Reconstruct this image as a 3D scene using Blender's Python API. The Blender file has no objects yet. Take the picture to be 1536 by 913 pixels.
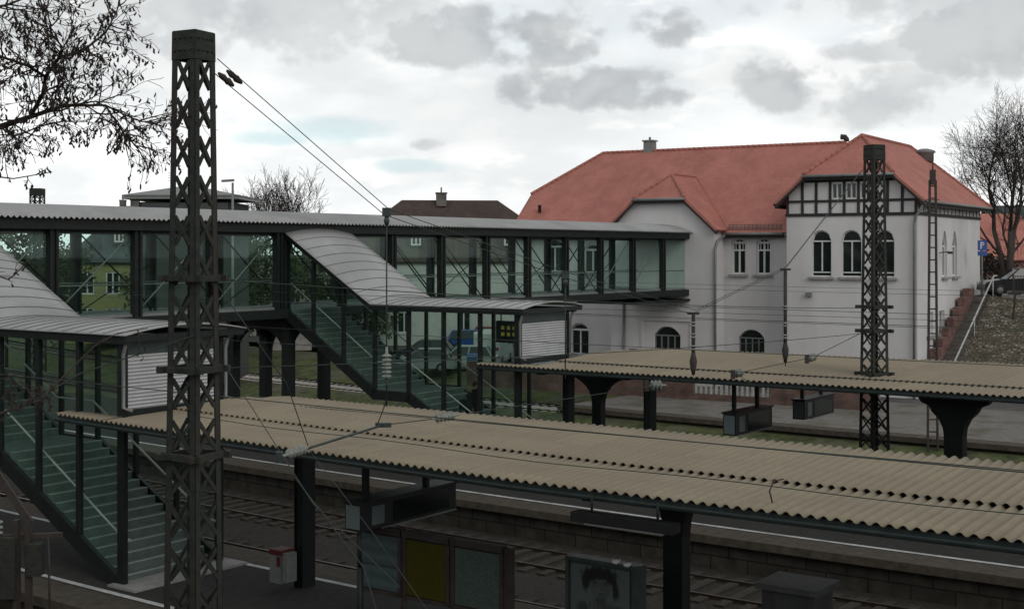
import bpy, math, random
from mathutils import Vector as V, Matrix
random.seed(7)
R_ = math.radians
sc = bpy.context.scene
COL = sc.collection
H, F, YH = 7.1, 2000.0, 376.0          # eye height over the platforms, focal length in px of a 1536 px wide frame, horizon row
Z = V((0, 0, 1))

# ------------------------------------------------------------------ helpers
def ray(px, Y):                         # point of the site at depth Y on the sight line of photo column px (survey only)
    return (px - 768) / F * Y
def zat(py, Y):
    return H - (py - YH) * Y / F

class MB:
    def __init__(s): s.v = []; s.f = []; s.m = []; s.uv = {}; s.mi = 0; s.sm = []; s.smooth = False
    def add(s, vs, fs, uvs=None):
        b = len(s.v); s.v += [tuple(p) for p in vs]
        for f in fs: s.f.append([b + i for i in f]); s.m.append(s.mi); s.sm.append(s.smooth)
        if uvs:
            for i, q in enumerate(uvs): s.uv[b + i] = q
    def hexa(s, a, b):                  # two quads joined
        s.add(a + b, [(3, 2, 1, 0), (4, 5, 6, 7), (0, 1, 5, 4), (1, 2, 6, 5), (2, 3, 7, 6), (3, 0, 4, 7)])
    def box(s, c, X, Y_, Zv):           # half vectors
        c = V(c); X = V(X); Y_ = V(Y_); Zv = V(Zv)
        q = lambda k: [c - X - Y_ + k * Zv, c + X - Y_ + k * Zv, c + X + Y_ + k * Zv, c - X + Y_ + k * Zv]
        s.hexa(q(-1), q(1))
    def bar(s, p, q, w, h, up=Z):       # w sideways, h along up
        p = V(p); q = V(q); d = (q - p)
        if d.length < 1e-6: return
        d.normalize(); up = V(up)
        side = d.cross(up)
        if side.length < 1e-4: side = d.cross(V((1, 0, 0)))
        side.normalize(); u2 = side.cross(d).normalized()
        a = side * w / 2; b = u2 * h / 2
        s.hexa([p - a - b, p + a - b, p + a + b, p - a + b], [q - a - b, q + a - b, q + a + b, q - a + b])
    def path(s, pts, rad, n=6, cap=True):
        pts = [V(p) for p in pts]; k = len(pts)
        if not hasattr(rad, '__len__'): rad = [rad] * k
        ring = []; prev = None; vs = []; fs = []
        for i in range(k):
            t = (pts[min(i + 1, k - 1)] - pts[max(i - 1, 0)])
            if t.length < 1e-9: t = V((0, 0, 1))
            t.normalize()
            if prev is None:
                prev = t.cross(Z if abs(t.z) < .9 else V((1, 0, 0))).normalized()
            else:
                prev = prev - t * prev.dot(t)
                prev = prev.normalized() if prev.length > 1e-6 else t.cross(Z).normalized()
            b = t.cross(prev)
            for j in range(n):
                a = 2 * math.pi * j / n
                vs.append(pts[i] + (prev * math.cos(a) + b * math.sin(a)) * rad[i])
        for i in range(k - 1):
            for j in range(n):
                j2 = (j + 1) % n
                fs.append((i * n + j, i * n + j2, (i + 1) * n + j2, (i + 1) * n + j))
        if cap and n > 2:
            fs.append(tuple(range(n - 1, -1, -1))); fs.append(tuple((k - 1) * n + j for j in range(n)))
        o = s.smooth; s.smooth = n > 4; s.add(vs, fs); s.smooth = o
    def tube(s, p, q, r, r2=None, n=8): s.path([p, q], [r, r if r2 is None else r2], n)
    def poly(s, pts, th=0.0, nrm=None): # flat polygon, extruded against its normal
        pts = [V(p) for p in pts]; n = len(pts)
        if th == 0: s.add(pts, [tuple(range(n))]); return
        if nrm is None:
            nrm = V((0, 0, 0))
            for i in range(n): nrm += pts[i].cross(pts[(i + 1) % n])
            nrm.normalize()
        lo = [p - V(nrm) * th for p in pts]
        fs = [tuple(range(n)), tuple(range(2 * n - 1, n - 1, -1))]
        for i in range(n):
            j = (i + 1) % n; fs.append((i, i + n, j + n, j))
        s.add(pts + lo, fs)
    def lathe(s, base, prof, n=12, axis=Z):
        axis = V(axis).normalized(); a = axis.cross(V((1, 0, 0)) if abs(axis.x) < .9 else V((0, 1, 0))).normalized(); b = axis.cross(a)
        vs = []; fs = []
        for r, h in prof:
            for j in range(n):
                t = 2 * math.pi * j / n
                vs.append(V(base) + axis * h + (a * math.cos(t) + b * math.sin(t)) * r)
        for i in range(len(prof) - 1):
            for j in range(n):
                j2 = (j + 1) % n; fs.append((i * n + j, i * n + j2, (i + 1) * n + j2, (i + 1) * n + j))
        fs.append(tuple(range(n - 1, -1, -1))); fs.append(tuple((len(prof) - 1) * n + j for j in range(n)))
        o = s.smooth; s.smooth = True; s.add(vs, fs); s.smooth = o
    def grid(s, rows, uv=None, closed=False):   # rows of points
        n = len(rows[0]); vs = [p for r in rows for p in r]; fs = []
        for i in range(len(rows) - 1):
            for j in range(n - 1):
                fs.append((i * n + j, i * n + j + 1, (i + 1) * n + j + 1, (i + 1) * n + j))
        s.add(vs, fs, [q for r in uv for q in r] if uv else None)
    def build(s, name, mat, parent=None, label=None, recalc=True):
        me = bpy.data.meshes.new(name)
        me.from_pydata(s.v, [], s.f)
        for m in (mat if isinstance(mat, (list, tuple)) else [mat]): me.materials.append(m)
        me.polygons.foreach_set('material_index', s.m)
        me.polygons.foreach_set('use_smooth', s.sm)
        if s.uv:
            uvl = me.uv_layers.new(name='UVMap')
            for lp in me.loops: uvl.data[lp.index].uv = s.uv.get(lp.vertex_index, (0, 0))
        me.update()
        if recalc:
            import bmesh
            bm = bmesh.new(); bm.from_mesh(me); bmesh.ops.recalc_face_normals(bm, faces=bm.faces); bm.to_mesh(me); bm.free()
        o = bpy.data.objects.new(name, me); COL.objects.link(o)
        if parent: attach(o, parent)
        if label: o['label'] = label
        return o

def attach(o, parent):
    o.parent = parent
    # parents keep only a translation / z-rotation: the inverse keeps world-built parts in place
    o.matrix_parent_inverse = wm(parent).inverted()
def wm(o):
    m = Matrix.LocRotScale(o.location, o.rotation_euler, o.scale)
    return wm(o.parent) @ o.matrix_parent_inverse @ m if o.parent else m
def tag(o, label, cat, group=None):
    o['label'] = label; o['category'] = cat
    if group: o['group'] = group
    return o
def thing(name, loc, label, cat, group=None):
    o = bpy.data.objects.new(name, None); COL.objects.link(o); o.location = V(loc); o.empty_display_size = .3
    return tag(o, label, cat, group)
def struct(mb, name, mat, kind='structure'):
    o = mb.build(name, mat); o['kind'] = kind; return o
def dup(src, off, label=None, group=None):
    r = src.copy(); COL.objects.link(r); r.location = src.location + V(off)
    if label: r['label'] = label
    if group: r['group'] = group
    def kids(a, b):
        for c in [x for x in a.children]:
            k = c.copy(); COL.objects.link(k); k.parent = b; kids(c, k)
    kids(src, r)
    return r

# ------------------------------------------------------------------ materials
def newmat(name):
    m = bpy.data.materials.new(name); m.use_nodes = True
    nt = m.node_tree; b = nt.nodes['Principled BSDF']
    return m, nt, b
def N(nt, t, **kw):
    n = nt.nodes.new(t)
    for k, v in kw.items():
        if k.startswith('i_'): n.inputs[k[2:].replace('_', ' ')].default_value = v
        else: setattr(n, k, v)
    return n
def mat(name, c, rough=.7, var=.25, scale=3.0, c2=None, metal=0., bump=0., bscale=40., coord='Object', stain=None, spec=.35):
    m, nt, b = newmat(name); L = nt.links
    b.inputs['Roughness'].default_value = rough; b.inputs['Metallic'].default_value = metal
    b.inputs['Specular IOR Level'].default_value = spec
    tc = N(nt, 'ShaderNodeTexCoord')
    no = N(nt, 'ShaderNodeTexNoise'); no.inputs['Scale'].default_value = scale; no.inputs['Detail'].default_value = 8; no.inputs['Roughness'].default_value = .65
    L.new(tc.outputs[coord], no.inputs['Vector'])
    rp = N(nt, 'ShaderNodeValToRGB'); e = rp.color_ramp.elements
    lo = [x * (1 - var) for x in c]; hi = [min(1, x * (1 + var)) for x in c]
    if c2: hi = c2
    e[0].position = .33; e[0].color = (*lo, 1); e[1].position = .67; e[1].color = (*hi, 1)
    L.new(no.outputs['Fac'], rp.inputs['Fac'])
    out = rp.outputs['Color']
    if stain:
        n2 = N(nt, 'ShaderNodeTexNoise'); n2.inputs['Scale'].default_value = scale * .23; n2.inputs['Detail'].default_value = 5
        mp = N(nt, 'ShaderNodeMapping'); mp.inputs['Scale'].default_value = (1, 1, .25)
        L.new(tc.outputs[coord], mp.inputs['Vector']); L.new(mp.outputs[0], n2.inputs['Vector'])
        r2 = N(nt, 'ShaderNodeValToRGB'); r2.color_ramp.elements[0].position = .5; r2.color_ramp.elements[1].position = .72
        mx = N(nt, 'ShaderNodeMix', data_type='RGBA'); mx.inputs[7].default_value = (*stain, 1)
        L.new(n2.outputs['Fac'], r2.inputs['Fac']); L.new(r2.outputs['Color'], mx.inputs[0]); L.new(out, mx.inputs[6]); out = mx.outputs[2]
    L.new(out, b.inputs['Base Color'])
    if bump:
        n3 = N(nt, 'ShaderNodeTexNoise'); n3.inputs['Scale'].default_value = bscale; n3.inputs['Detail'].default_value = 6
        L.new(tc.outputs[coord], n3.inputs['Vector'])
        bp = N(nt, 'ShaderNodeBump'); bp.inputs['Strength'].default_value = bump; bp.inputs['Distance'].default_value = .05
        L.new(n3.outputs['Fac'], bp.inputs['Height']); L.new(bp.outputs['Normal'], b.inputs['Normal'])
    return m
def brickmat(name, c1, c2, mortar, w, h, rough=.85, coord='UV', gap=.012, var=3.0, bumpd=.01, offset=.5):
    m, nt, b = newmat(name); L = nt.links; b.inputs['Roughness'].default_value = rough
    b.inputs['Specular IOR Level'].default_value = .25
    tc = N(nt, 'ShaderNodeTexCoord'); br = N(nt, 'ShaderNodeTexBrick'); br.offset = offset
    br.inputs['Color1'].default_value = (*c1, 1); br.inputs['Color2'].default_value = (*c2, 1); br.inputs['Mortar'].default_value = (*mortar, 1)
    br.inputs['Scale'].default_value = 1; br.inputs['Mortar Size'].default_value = gap; br.inputs['Brick Width'].default_value = w; br.inputs['Row Height'].default_value = h
    L.new(tc.outputs[coord], br.inputs['Vector'])
    no = N(nt, 'ShaderNodeTexNoise'); no.inputs['Scale'].default_value = var; no.inputs['Detail'].default_value = 8
    L.new(tc.outputs['Object'], no.inputs['Vector'])
    mr = N(nt, 'ShaderNodeMapRange'); mr.inputs['From Min'].default_value = .3; mr.inputs['From Max'].default_value = .7; mr.inputs['To Min'].default_value = .6; mr.inputs['To Max'].default_value = 1.3
    L.new(no.outputs['Fac'], mr.inputs['Value'])
    mx = N(nt, 'ShaderNodeVectorMath', operation='SCALE'); L.new(br.outputs['Color'], mx.inputs[0]); L.new(mr.outputs[0], mx.inputs['Scale'])
    L.new(mx.outputs[0], b.inputs['Base Color'])
    bp = N(nt, 'ShaderNodeBump'); bp.inputs['Distance'].default_value = bumpd; bp.invert = True
    L.new(br.outputs['Fac'], bp.inputs['Height']); L.new(bp.outputs[0], b.inputs['Normal'])
    return m
def glassmat(name, tint, refl=.10, rough=.02):
    m = bpy.data.materials.new(name); m.use_nodes = True; nt = m.node_tree; nt.nodes.clear(); L = nt.links
    o = N(nt, 'ShaderNodeOutputMaterial'); t = N(nt, 'ShaderNodeBsdfTransparent'); t.inputs[0].default_value = (*tint, 1)
    g = N(nt, 'ShaderNodeBsdfGlossy'); g.inputs['Roughness'].default_value = rough; g.inputs[0].default_value = (.85, .95, .92, 1)
    d = N(nt, 'ShaderNodeBsdfDiffuse'); d.inputs[0].default_value = (.10, .15, .135, 1)
    lw = N(nt, 'ShaderNodeLayerWeight'); p5 = N(nt, 'ShaderNodeMath', operation='POWER'); p5.inputs[1].default_value = 5; L.new(lw.outputs['Facing'], p5.inputs[0])
    fr = N(nt, 'ShaderNodeMath', operation='MULTIPLY_ADD'); fr.inputs[1].default_value = .9; fr.inputs[2].default_value = .04; L.new(p5.outputs[0], fr.inputs[0])
    tc = N(nt, 'ShaderNodeTexCoord'); no = N(nt, 'ShaderNodeTexNoise'); no.inputs['Scale'].default_value = 1.3; no.inputs['Detail'].default_value = 6
    L.new(tc.outputs['Object'], no.inputs['Vector'])
    mr = N(nt, 'ShaderNodeMapRange'); mr.inputs['From Min'].default_value = .4; mr.inputs['From Max'].default_value = .75; mr.inputs['To Min'].default_value = .005; mr.inputs['To Max'].default_value = .035
    L.new(no.outputs['Fac'], mr.inputs['Value'])
    m1 = N(nt, 'ShaderNodeMixShader'); L.new(mr.outputs[0], m1.inputs[0]); L.new(t.outputs[0], m1.inputs[1]); L.new(d.outputs[0], m1.inputs[2])
    mu = N(nt, 'ShaderNodeMath', operation='MULTIPLY'); mu.inputs[1].default_value = refl / .04 * .45
    L.new(fr.outputs[0], mu.inputs[0])
    m2 = N(nt, 'ShaderNodeMixShader'); L.new(mu.outputs[0], m2.inputs[0]); L.new(m1.outputs[0], m2.inputs[1]); L.new(g.outputs[0], m2.inputs[2])
    L.new(m2.outputs[0], o.inputs[0]); return m
def tilemat(name, c, c2, row=.33, col=.22):
    m, nt, b = newmat(name); L = nt.links; b.inputs['Roughness'].default_value = .8; b.inputs['Specular IOR Level'].default_value = .2
    tc = N(nt, 'ShaderNodeTexCoord'); br = N(nt, 'ShaderNodeTexBrick')
    br.inputs['Color1'].default_value = (*c, 1); br.inputs['Color2'].default_value = (*c2, 1); br.inputs['Mortar'].default_value = (c[0] * .90, c[1] * .90, c[2] * .90, 1)
    br.inputs['Scale'].default_value = 1; br.inputs['Mortar Size'].default_value = .012; br.inputs['Brick Width'].default_value = col; br.inputs['Row Height'].default_value = row
    br.inputs['Bias'].default_value = -.2
    L.new(tc.outputs['UV'], br.inputs['Vector'])
    no = N(nt, 'ShaderNodeTexNoise'); no.inputs['Scale'].default_value = .7; no.inputs['Detail'].default_value = 9; no.inputs['Roughness'].default_value = .7; L.new(tc.outputs['Object'], no.inputs['Vector'])
    mr = N(nt, 'ShaderNodeMapRange'); mr.inputs['From Min'].default_value = .3; mr.inputs['From Max'].default_value = .7; mr.inputs['To Min'].default_value = .78; mr.inputs['To Max'].default_value = 1.18
    L.new(no.outputs['Fac'], mr.inputs['Value'])
    mx = N(nt, 'ShaderNodeVectorMath', operation='SCALE'); L.new(br.outputs['Color'], mx.inputs[0]); L.new(mr.outputs[0], mx.inputs['Scale']); L.new(mx.outputs[0], b.inputs['Base Color'])
    wv = N(nt, 'ShaderNodeTexWave', wave_type='BANDS', bands_direction='Y', wave_profile='SAW'); wv.inputs['Scale'].default_value = 1 / row / 1.0 * .5 * 2 / 2; 
    L.new(tc.outputs['UV'], wv.inputs['Vector'])
    bp = N(nt, 'ShaderNodeBump'); bp.inputs['Distance'].default_value = .03; bp.inputs['Strength'].default_value = .5
    L.new(br.outputs['Fac'], bp.inputs['Height']); bp.invert = True; L.new(bp.outputs[0], b.inputs['Normal'])
    return m

M = {}
M['steel'] = mat('dark_green_steel', (.012, .0165, .0155), .55, .25, 6, spec=.25)
M['mast'] = mat('weathered_mast_steel', (.019, .026, .023), .8, .35, 9, c2=(.036, .039, .033), bump=.3, stain=(.036, .031, .025))
M['zinc'] = mat('zinc_sheet', (.33, .335, .33), .42, .10, 1.6, metal=.15, stain=(.25, .255, .25))
M['zincseam'] = mat('zinc_seam', (.12, .125, .12), .6, .2, 3)
def cementmat():
    m, nt, b = newmat('fibre_cement'); L = nt.links; b.inputs['Roughness'].default_value = .93; b.inputs['Specular IOR Level'].default_value = .12
    tc = N(nt, 'ShaderNodeTexCoord'); br = N(nt, 'ShaderNodeTexBrick'); br.offset = .5
    br.inputs['Color1'].default_value = (.268, .236, .173, 1); br.inputs['Color2'].default_value = (.238, .207, .154, 1); br.inputs['Mortar'].default_value = (.19, .168, .125, 1)
    br.inputs['Scale'].default_value = 1; br.inputs['Mortar Size'].default_value = .008; br.inputs['Brick Width'].default_value = .885; br.inputs['Row Height'].default_value = 2.5
    L.new(tc.outputs['UV'], br.inputs['Vector'])
    def nz(sc_, det, sx, sy):
        mp = N(nt, 'ShaderNodeMapping'); mp.inputs['Scale'].default_value = (sx, sy, 1); L.new(tc.outputs['UV'], mp.inputs[0])
        n = N(nt, 'ShaderNodeTexNoise'); n.inputs['Scale'].default_value = sc_; n.inputs['Detail'].default_value = det; n.inputs['Roughness'].default_value = .65; L.new(mp.outputs[0], n.inputs['Vector']); return n.outputs['Fac']
    def ramp(x, a, c):
        r = N(nt, 'ShaderNodeMapRange'); r.inputs['From Min'].default_value = a; r.inputs['From Max'].default_value = c; L.new(x, r.inputs[0]); return r.outputs[0]
    def mix(f, a, col, k):
        mu = N(nt, 'ShaderNodeMath', operation='MULTIPLY'); mu.inputs[1].default_value = k; L.new(f, mu.inputs[0])
        x = N(nt, 'ShaderNodeMix', data_type='RGBA'); L.new(mu.outputs[0], x.inputs[0]); L.new(a, x.inputs[6]); x.inputs[7].default_value = (*col, 1); return x.outputs[2]
    o = mix(ramp(nz(5, 8, 3.0, .25), .5, .75), br.outputs['Color'], (.185, .160, .125), .55)      # streaks running off the sheets
    o = mix(ramp(nz(.35, 6, 1, 1), .48, .7), o, (.245, .200, .158), .6)                       # pinkish, older patches
    o = mix(ramp(nz(14, 8, 1, 1), .60, .74), o, (.13, .125, .085), .55)                         # lichen specks
    L.new(o, b.inputs['Base Color']); return m
M['cement'] = cementmat()
M['fascia'] = mat('fascia_paint', (.035, .052, .05), .45, .25, 5)
M['asphalt'] = mat('platform_asphalt', (.029, .0285, .0265), .95, .3, 5, bump=.2, bscale=60, stain=(.024, .023, .0215))
M['kerb'] = mat('edge_paving', (.066, .056, .043), .9, .35, 4, bump=.15)
M['white'] = mat('white_line', (.50, .515, .505), .8, .25, 7, stain=(.30, .305, .295))
M['block'] = brickmat('platform_wall_blocks', (.046, .043, .035), (.034, .032, .026), (.014, .014, .012), 1.05, .42, gap=.02, bumpd=.03)
M['ballast'] = mat('track_ballast', (.026, .0235, .019), .97, .75, 26, c2=(.06, .054, .043), bump=1.0, bscale=30, stain=(.018, .016, .013))
M['rail'] = mat('rail_steel', (.07, .05, .04), .5, .3, 6, metal=.5)
M['railtop'] = mat('polished_rail_head', (.16, .15, .14), .4, .2, 3, metal=.7)
M['sleeper'] = mat('concrete_sleeper', (.42, .40, .36), .9, .3, 5)
M['sleeperw'] = mat('timber_sleeper', (.038, .033, .027), .95, .35, 7)
M['grass'] = mat('weedy_ground', (.055, .065, .028), .97, .5, 1.7, c2=(.10, .12, .04), bump=.8, bscale=12, stain=(.11, .10, .085))
M['gravel'] = mat('pale_gravel', (.17, .158, .145), .95, .25, 2.5, bump=.4, bscale=30, stain=(.085, .085, .05))
M['yard'] = mat('yard_asphalt', (.085, .083, .08), .95, .3, .8, bump=.2)
M['earth'] = mat('scrubby_earth', (.06, .065, .03), .97, .5, .8, c2=(.10, .085, .05), bump=.8, bscale=8)
M['plaster'] = mat('white_plaster', (.61, .598, .60), .92, .05, .9, stain=(.46, .445, .435), spec=.15, bump=.05)
M['timber'] = mat('black_timber', (.03, .028, .027), .8, .3, 6)
M['tile'] = tilemat('red_roof_tiles', (.40, .165, .132), (.375, .152, .122))
M['tilebrown'] = tilemat('brown_roof_tiles', (.075, .055, .047), (.055, .042, .036))
M['tileslate'] = tilemat('slate_roof_tiles', (.06, .075, .075), (.05, .06, .062))
M['winwhite'] = mat('white_window_paint', (.60, .61, .60), .5, .08, 3)
M['pane'] = mat('dark_window_glass', (.015, .022, .02), .06, .3, 1.2, spec=.5)
M['pane2'] = mat('curtained_window_glass', (.10, .12, .11), .12, .4, 2.0, spec=.5)
M['sill'] = mat('grey_stone_sill', (.28, .275, .27), .9, .2, 4)
M['gutter'] = mat('zinc_pipe', (.20, .21, .205), .5, .15, 4, metal=.2)
M['glass'] = glassmat('green_tinted_glass', (.90, .965, .94), .035)
M['stair'] = mat('pale_stair_treads', (.115, .145, .135), .8, .2, 4)
M['stairnose'] = mat('stair_nosing', (.30, .34, .32), .7, .15, 6)
M['deck'] = mat('bridge_deck', (.22, .23, .225), .85, .2, 2)
M['louvre'] = mat('silver_louvre', (.46, .47, .48), .5, .08, 2)
M['greypanel'] = mat('grey_sign_panel', (.115, .145, .15), .4, .1, 2)
M['black'] = mat('black_box', (.010, .011, .011), .5, .2, 4)
M['yellow'] = None
M['porcelain'] = mat('glazed_insulator', (.20, .215, .195), .2, .25, 8)
M['wire'] = mat('copper_wire', (.03, .04, .034), .6, .2, 3)
M['bark'] = mat('grey_bark', (.055, .045, .038), .95, .35, 8, bump=.5)
M['twig'] = mat('dark_twigs', (.035, .028, .024), .95, .3, 5)
M['pod'] = mat('dry_pods', (.035, .024, .018), .8, .4, 9)
M['leaf'] = mat('evergreen_leaves', (.035, .06, .025), .9, .5, 3, c2=(.06, .08, .03))
M['brickred'] = brickmat('red_bricks', (.215, .098, .085), (.17, .08, .07), (.20, .18, .16), .25, .075, gap=.008)
M['brickold'] = brickmat('old_bricks', (.17, .092, .075), (.12, .078, .066), (.14, .13, .12), .25, .075, gap=.008, var=1.5)
M['rust'] = mat('dark_iron', (.04, .032, .028), .7, .3, 5)
M['yellowwall'] = mat('yellow_render', (.25, .245, .115), .9, .1, 1)
M['cream'] = mat('cream_render', (.50, .50, .475), .9, .1, 1)
M['handrail'] = mat('pale_handrail', (.45, .46, .45), .4, .1, 3)
M['dirtywhite'] = mat('pale_concrete', (.40, .39, .37), .9, .2, 3)

# stones set in the slope
def stonemat():
    m, nt, b = newmat('rubble_stone'); L = nt.links; b.inputs['Roughness'].default_value = .95
    tc = N(nt, 'ShaderNodeTexCoord'); vo = N(nt, 'ShaderNodeTexVoronoi'); vo.inputs['Scale'].default_value = 5.0
    L.new(tc.outputs['Object'], vo.inputs['Vector'])
    v2 = N(nt, 'ShaderNodeTexVoronoi', feature='DISTANCE_TO_EDGE'); v2.inputs['Scale'].default_value = 5.0; L.new(tc.outputs['Object'], v2.inputs['Vector'])
    hs = N(nt, 'ShaderNodeSeparateColor'); L.new(vo.outputs['Color'], hs.inputs[0])
    rp = N(nt, 'ShaderNodeValToRGB'); e = rp.color_ramp.elements; e[0].color = (.10, .085, .06, 1); e[1].color = (.27, .25, .20, 1)
    e.new(.5).color = (.18, .15, .11, 1)
    L.new(hs.outputs[0], rp.inputs[0])
    r2 = N(nt, 'ShaderNodeValToRGB'); r2.color_ramp.elements[0].position = .02; r2.color_ramp.elements[1].position = .10
    L.new(v2.outputs['Distance'], r2.inputs[0])
    no = N(nt, 'ShaderNodeTexNoise'); no.inputs['Scale'].default_value = 1.4; no.inputs['Detail'].default_value = 7; L.new(tc.outputs['Object'], no.inputs['Vector'])
    r3 = N(nt, 'ShaderNodeValToRGB'); r3.color_ramp.elements[0].position = .40; r3.color_ramp.elements[1].position = .66
    L.new(no.outputs['Fac'], r3.inputs[0])
    mx = N(nt, 'ShaderNodeMix', data_type='RGBA'); mx.inputs[6].default_value = (.045, .04, .03, 1); L.new(r2.outputs[0], mx.inputs[0]); L.new(rp.outputs[0], mx.inputs[7])
    m4 = N(nt, 'ShaderNodeMix', data_type='RGBA'); L.new(r3.outputs[0], m4.inputs[0]); L.new(mx.outputs[2], m4.inputs[6]); m4.inputs[7].default_value = (.085, .075, .045, 1)
    L.new(m4.outputs[2], b.inputs['Base Color'])
    bp = N(nt, 'ShaderNodeBump'); bp.inputs['Distance'].default_value = .08; L.new(r2.outputs[0], bp.inputs['Height']); L.new(bp.outputs[0], b.inputs['Normal'])
    return m
M['stone'] = stonemat()
def flat(name, c, rough=.5): return mat(name, c, rough, .05, 3)
def emis(name, c, s):
    m, nt, b = newmat(name); b.inputs['Base Color'].default_value = (*c, 1); b.inputs['Emission Color'].default_value = (*c, 1); b.inputs['Emission Strength'].default_value = s; return m

# ------------------------------------------------------------------ track frame
TH = R_(54); Dv = V((-math.sin(TH), math.cos(TH), 0)); Nv = V((math.cos(TH), math.sin(TH), 0)); RAD = 360.0
P0 = V((0, 24, 0)); CEN = P0 + Nv * RAD
def T(s, n, z=0.):
    a = s / RAD
    p = CEN - (RAD - n) * (Nv * math.cos(a) - Dv * math.sin(a)); p.z = z; return p
def Tt(s):
    a = s / RAD; return (Dv * math.cos(a) + Nv * math.sin(a))
def Tn(s):
    a = s / RAD; return (Nv * math.cos(a) - Dv * math.sin(a))
def Tinv(x, y):
    d = V((x, y, 0)) - CEN; r = d.length
    a = math.atan2(d.dot(Dv), -d.dot(Nv)); return a * RAD, RAD - r
def sweep(mb, prof, s0, s1, step=1.0):
    k = max(1, int(math.ceil((s1 - s0) / step))); rows = []; uv = []
    acc = [0]
    for i in range(1, len(prof)): acc.append(acc[-1] + math.hypot(prof[i][0] - prof[i - 1][0], prof[i][1] - prof[i - 1][1]))
    for i in range(k + 1):
        s = s0 + (s1 - s0) * i / k
        rows.append([T(s, n, z) for n, z in prof]); uv.append([(s, a) for a in acc])
    mb.grid(rows, uv)

# the ground sheet
g = MB(); g.poly([(-1500, -600, -1.05), (1500, -600, -1.05), (1500, 2500, -1.05), (-1500, 2500, -1.05)])
struct(g, 'ground', M['earth'])
b = MB(); sweep(b, [(-9, -.86), (29, -.86)], -60, 120, 3); struct(b, 'track_bed', M['ballast'])
# hillside the photographer stands on
b = MB(); rows = []
for i in range(46):
    s = -70 + i * 4
    rows.append([T(s, n, z + (.25 * math.sin(s * 1.7 + n) if n < -10 else 0)) for n, z in ((-8.9, -1.0), (-11, .4), (-14, 3.2), (-17.5, 5.3), (-24, 5.6), (-45, 7.5), (-90, 12))])
b.smooth = True; b.grid(rows); struct(b, 'hillside', M['earth'])

def platform(name, n0, n1, s0, s1, line0=None, line1=None, mtop='asphalt'):
    b = MB()
    sweep(b, [(n0 + .18, -.95), (n0 + .18, -.2)], s0, s1); struct(b, name + '_wall', M['block'])
    b = MB(); sweep(b, [(n0 + .18, -.2), (n0, -.2), (n0, 0), (n0 + .95, 0)], s0, s1)
    if line1: sweep(b, [(n1 - .95, 0), (n1, 0), (n1, -.95)], s0, s1)
    struct(b, name + '_edge', M['kerb'])
    b = MB(); sweep(b, [(n0 + .95, 0), (n1 - (.95 if line1 else 0), 0)], s0, s1)
    if not line1: sweep(b, [(n1, 0), (n1, -.95)], s0, s1)
    b.poly([T(s1, n0 + .18, -.95), T(s1, n1, -.95), T(s1, n1, 0), T(s1, n0 + .18, 0)])
    struct(b, name, M[mtop])
    b = MB()
    for l in (line0, line1):
        if l is not None: sweep(b, [(l - .075, .005), (l + .075, .005)], s0, s1)
    if b.v: struct(b, name + '_line', M['white'])
platform('platform_near', -3.1, 2.5, -45, 44, -2.0, 1.42)
platform('platform_middle', 10.4, 19.2, -45, 44, 11.5, None)
platform('platform_far', 30.6, 41.5, -50, 22, None, None, 'gravel')
# grassy strips between the far tracks and the yard beyond
b = MB(); sweep(b, [(22.6, -.85), (24.0, -.8), (24.4, -.85)], -60, 120, 2); sweep(b, [(27.2, -.855), (28.2, -.8), (29.5, -.55), (30.75, -.32)], -60, 120, 2)
struct(b, 'grass_strip', M['grass'])
b = MB(); sweep(b, [(37.2, -.9), (38.6, -.5), (40.2, -.06), (44.0, -.04)], 22.02, 120, 2); struct(b, 'grass_bank', M['grass'])
b = MB()
b.poly([T(120, 44, -.04), T(22, 44, -.04), T(22, 40.5, -.04), T(-50, 40.5, -.04), T(-50, 160, -.04), T(120, 160, -.04)])
struct(b, 'station_yard', M['yard'])

# tracks
def track(nc, s0, s1, label, wood=False, sl0=None, sl1=None):
    t = thing('railway_track', T(0, nc, -.95), label, 'railway track', 'railway tracks through the station')
    for k in (-1, 1):
        n = nc + k * .7525
        b = MB(); sweep(b, [(n - .07, -.885), (n - .012, -.87), (n - .012, -.79), (n - .036, -.775), (n - .036, -.755)], s0, s1)
        b.mi = 1; sweep(b, [(n - .036, -.755), (n + .036, -.755)], s0, s1); b.mi = 0
        sweep(b, [(n + .036, -.755), (n + .036, -.775), (n + .012, -.79), (n + .012, -.87), (n + .07, -.885)], s0, s1)
        b.build('rail', [M['rail'], M['railtop']], t)
    sl0 = s0 if sl0 is None else sl0; sl1 = s1 if sl1 is None else sl1
    me = None; s = sl0; c = 0
    while s < sl1 and c < 98:
        if me is None:
            b = MB(); b.box((0, 0, .06), (.125, 0, 0), (0, 1.28, 0), (0, 0, .09))
            o = b.build('sleeper', M['sleeperw' if wood else 'sleeper']); me = o.data
        else:
            o = bpy.data.objects.new('sleeper', me); COL.objects.link(o)
        o.location = T(s, nc, -.955); tt = Tt(s); o.rotation_euler = (0, 0, math.atan2(tt.y, tt.x))
        attach(o, t)
        s += .62; c += 1
track(-4.8, -50, 110, 'dark near track in front of the platform with the tall lattice mast', True, -8, 22)
track(4.2, -50, 110, 'dark track directly behind the near platform with the poster boards', True, -9, 40)
track(8.7, -50, 110, 'dark track along the stone block wall of the middle platform', True, -9, 44)
track(21.0, -50, 110, 'weedy track just behind the middle platform with the flared canopy columns', True, -6, 40)
track(25.6, -50, 110, 'grassy track along the pale gravel platform by the station building', True, -6, 45)
track(34.9, 24, 110, 'track with bright concrete sleepers seen under the footbridge', False, 24, 66)

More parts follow.
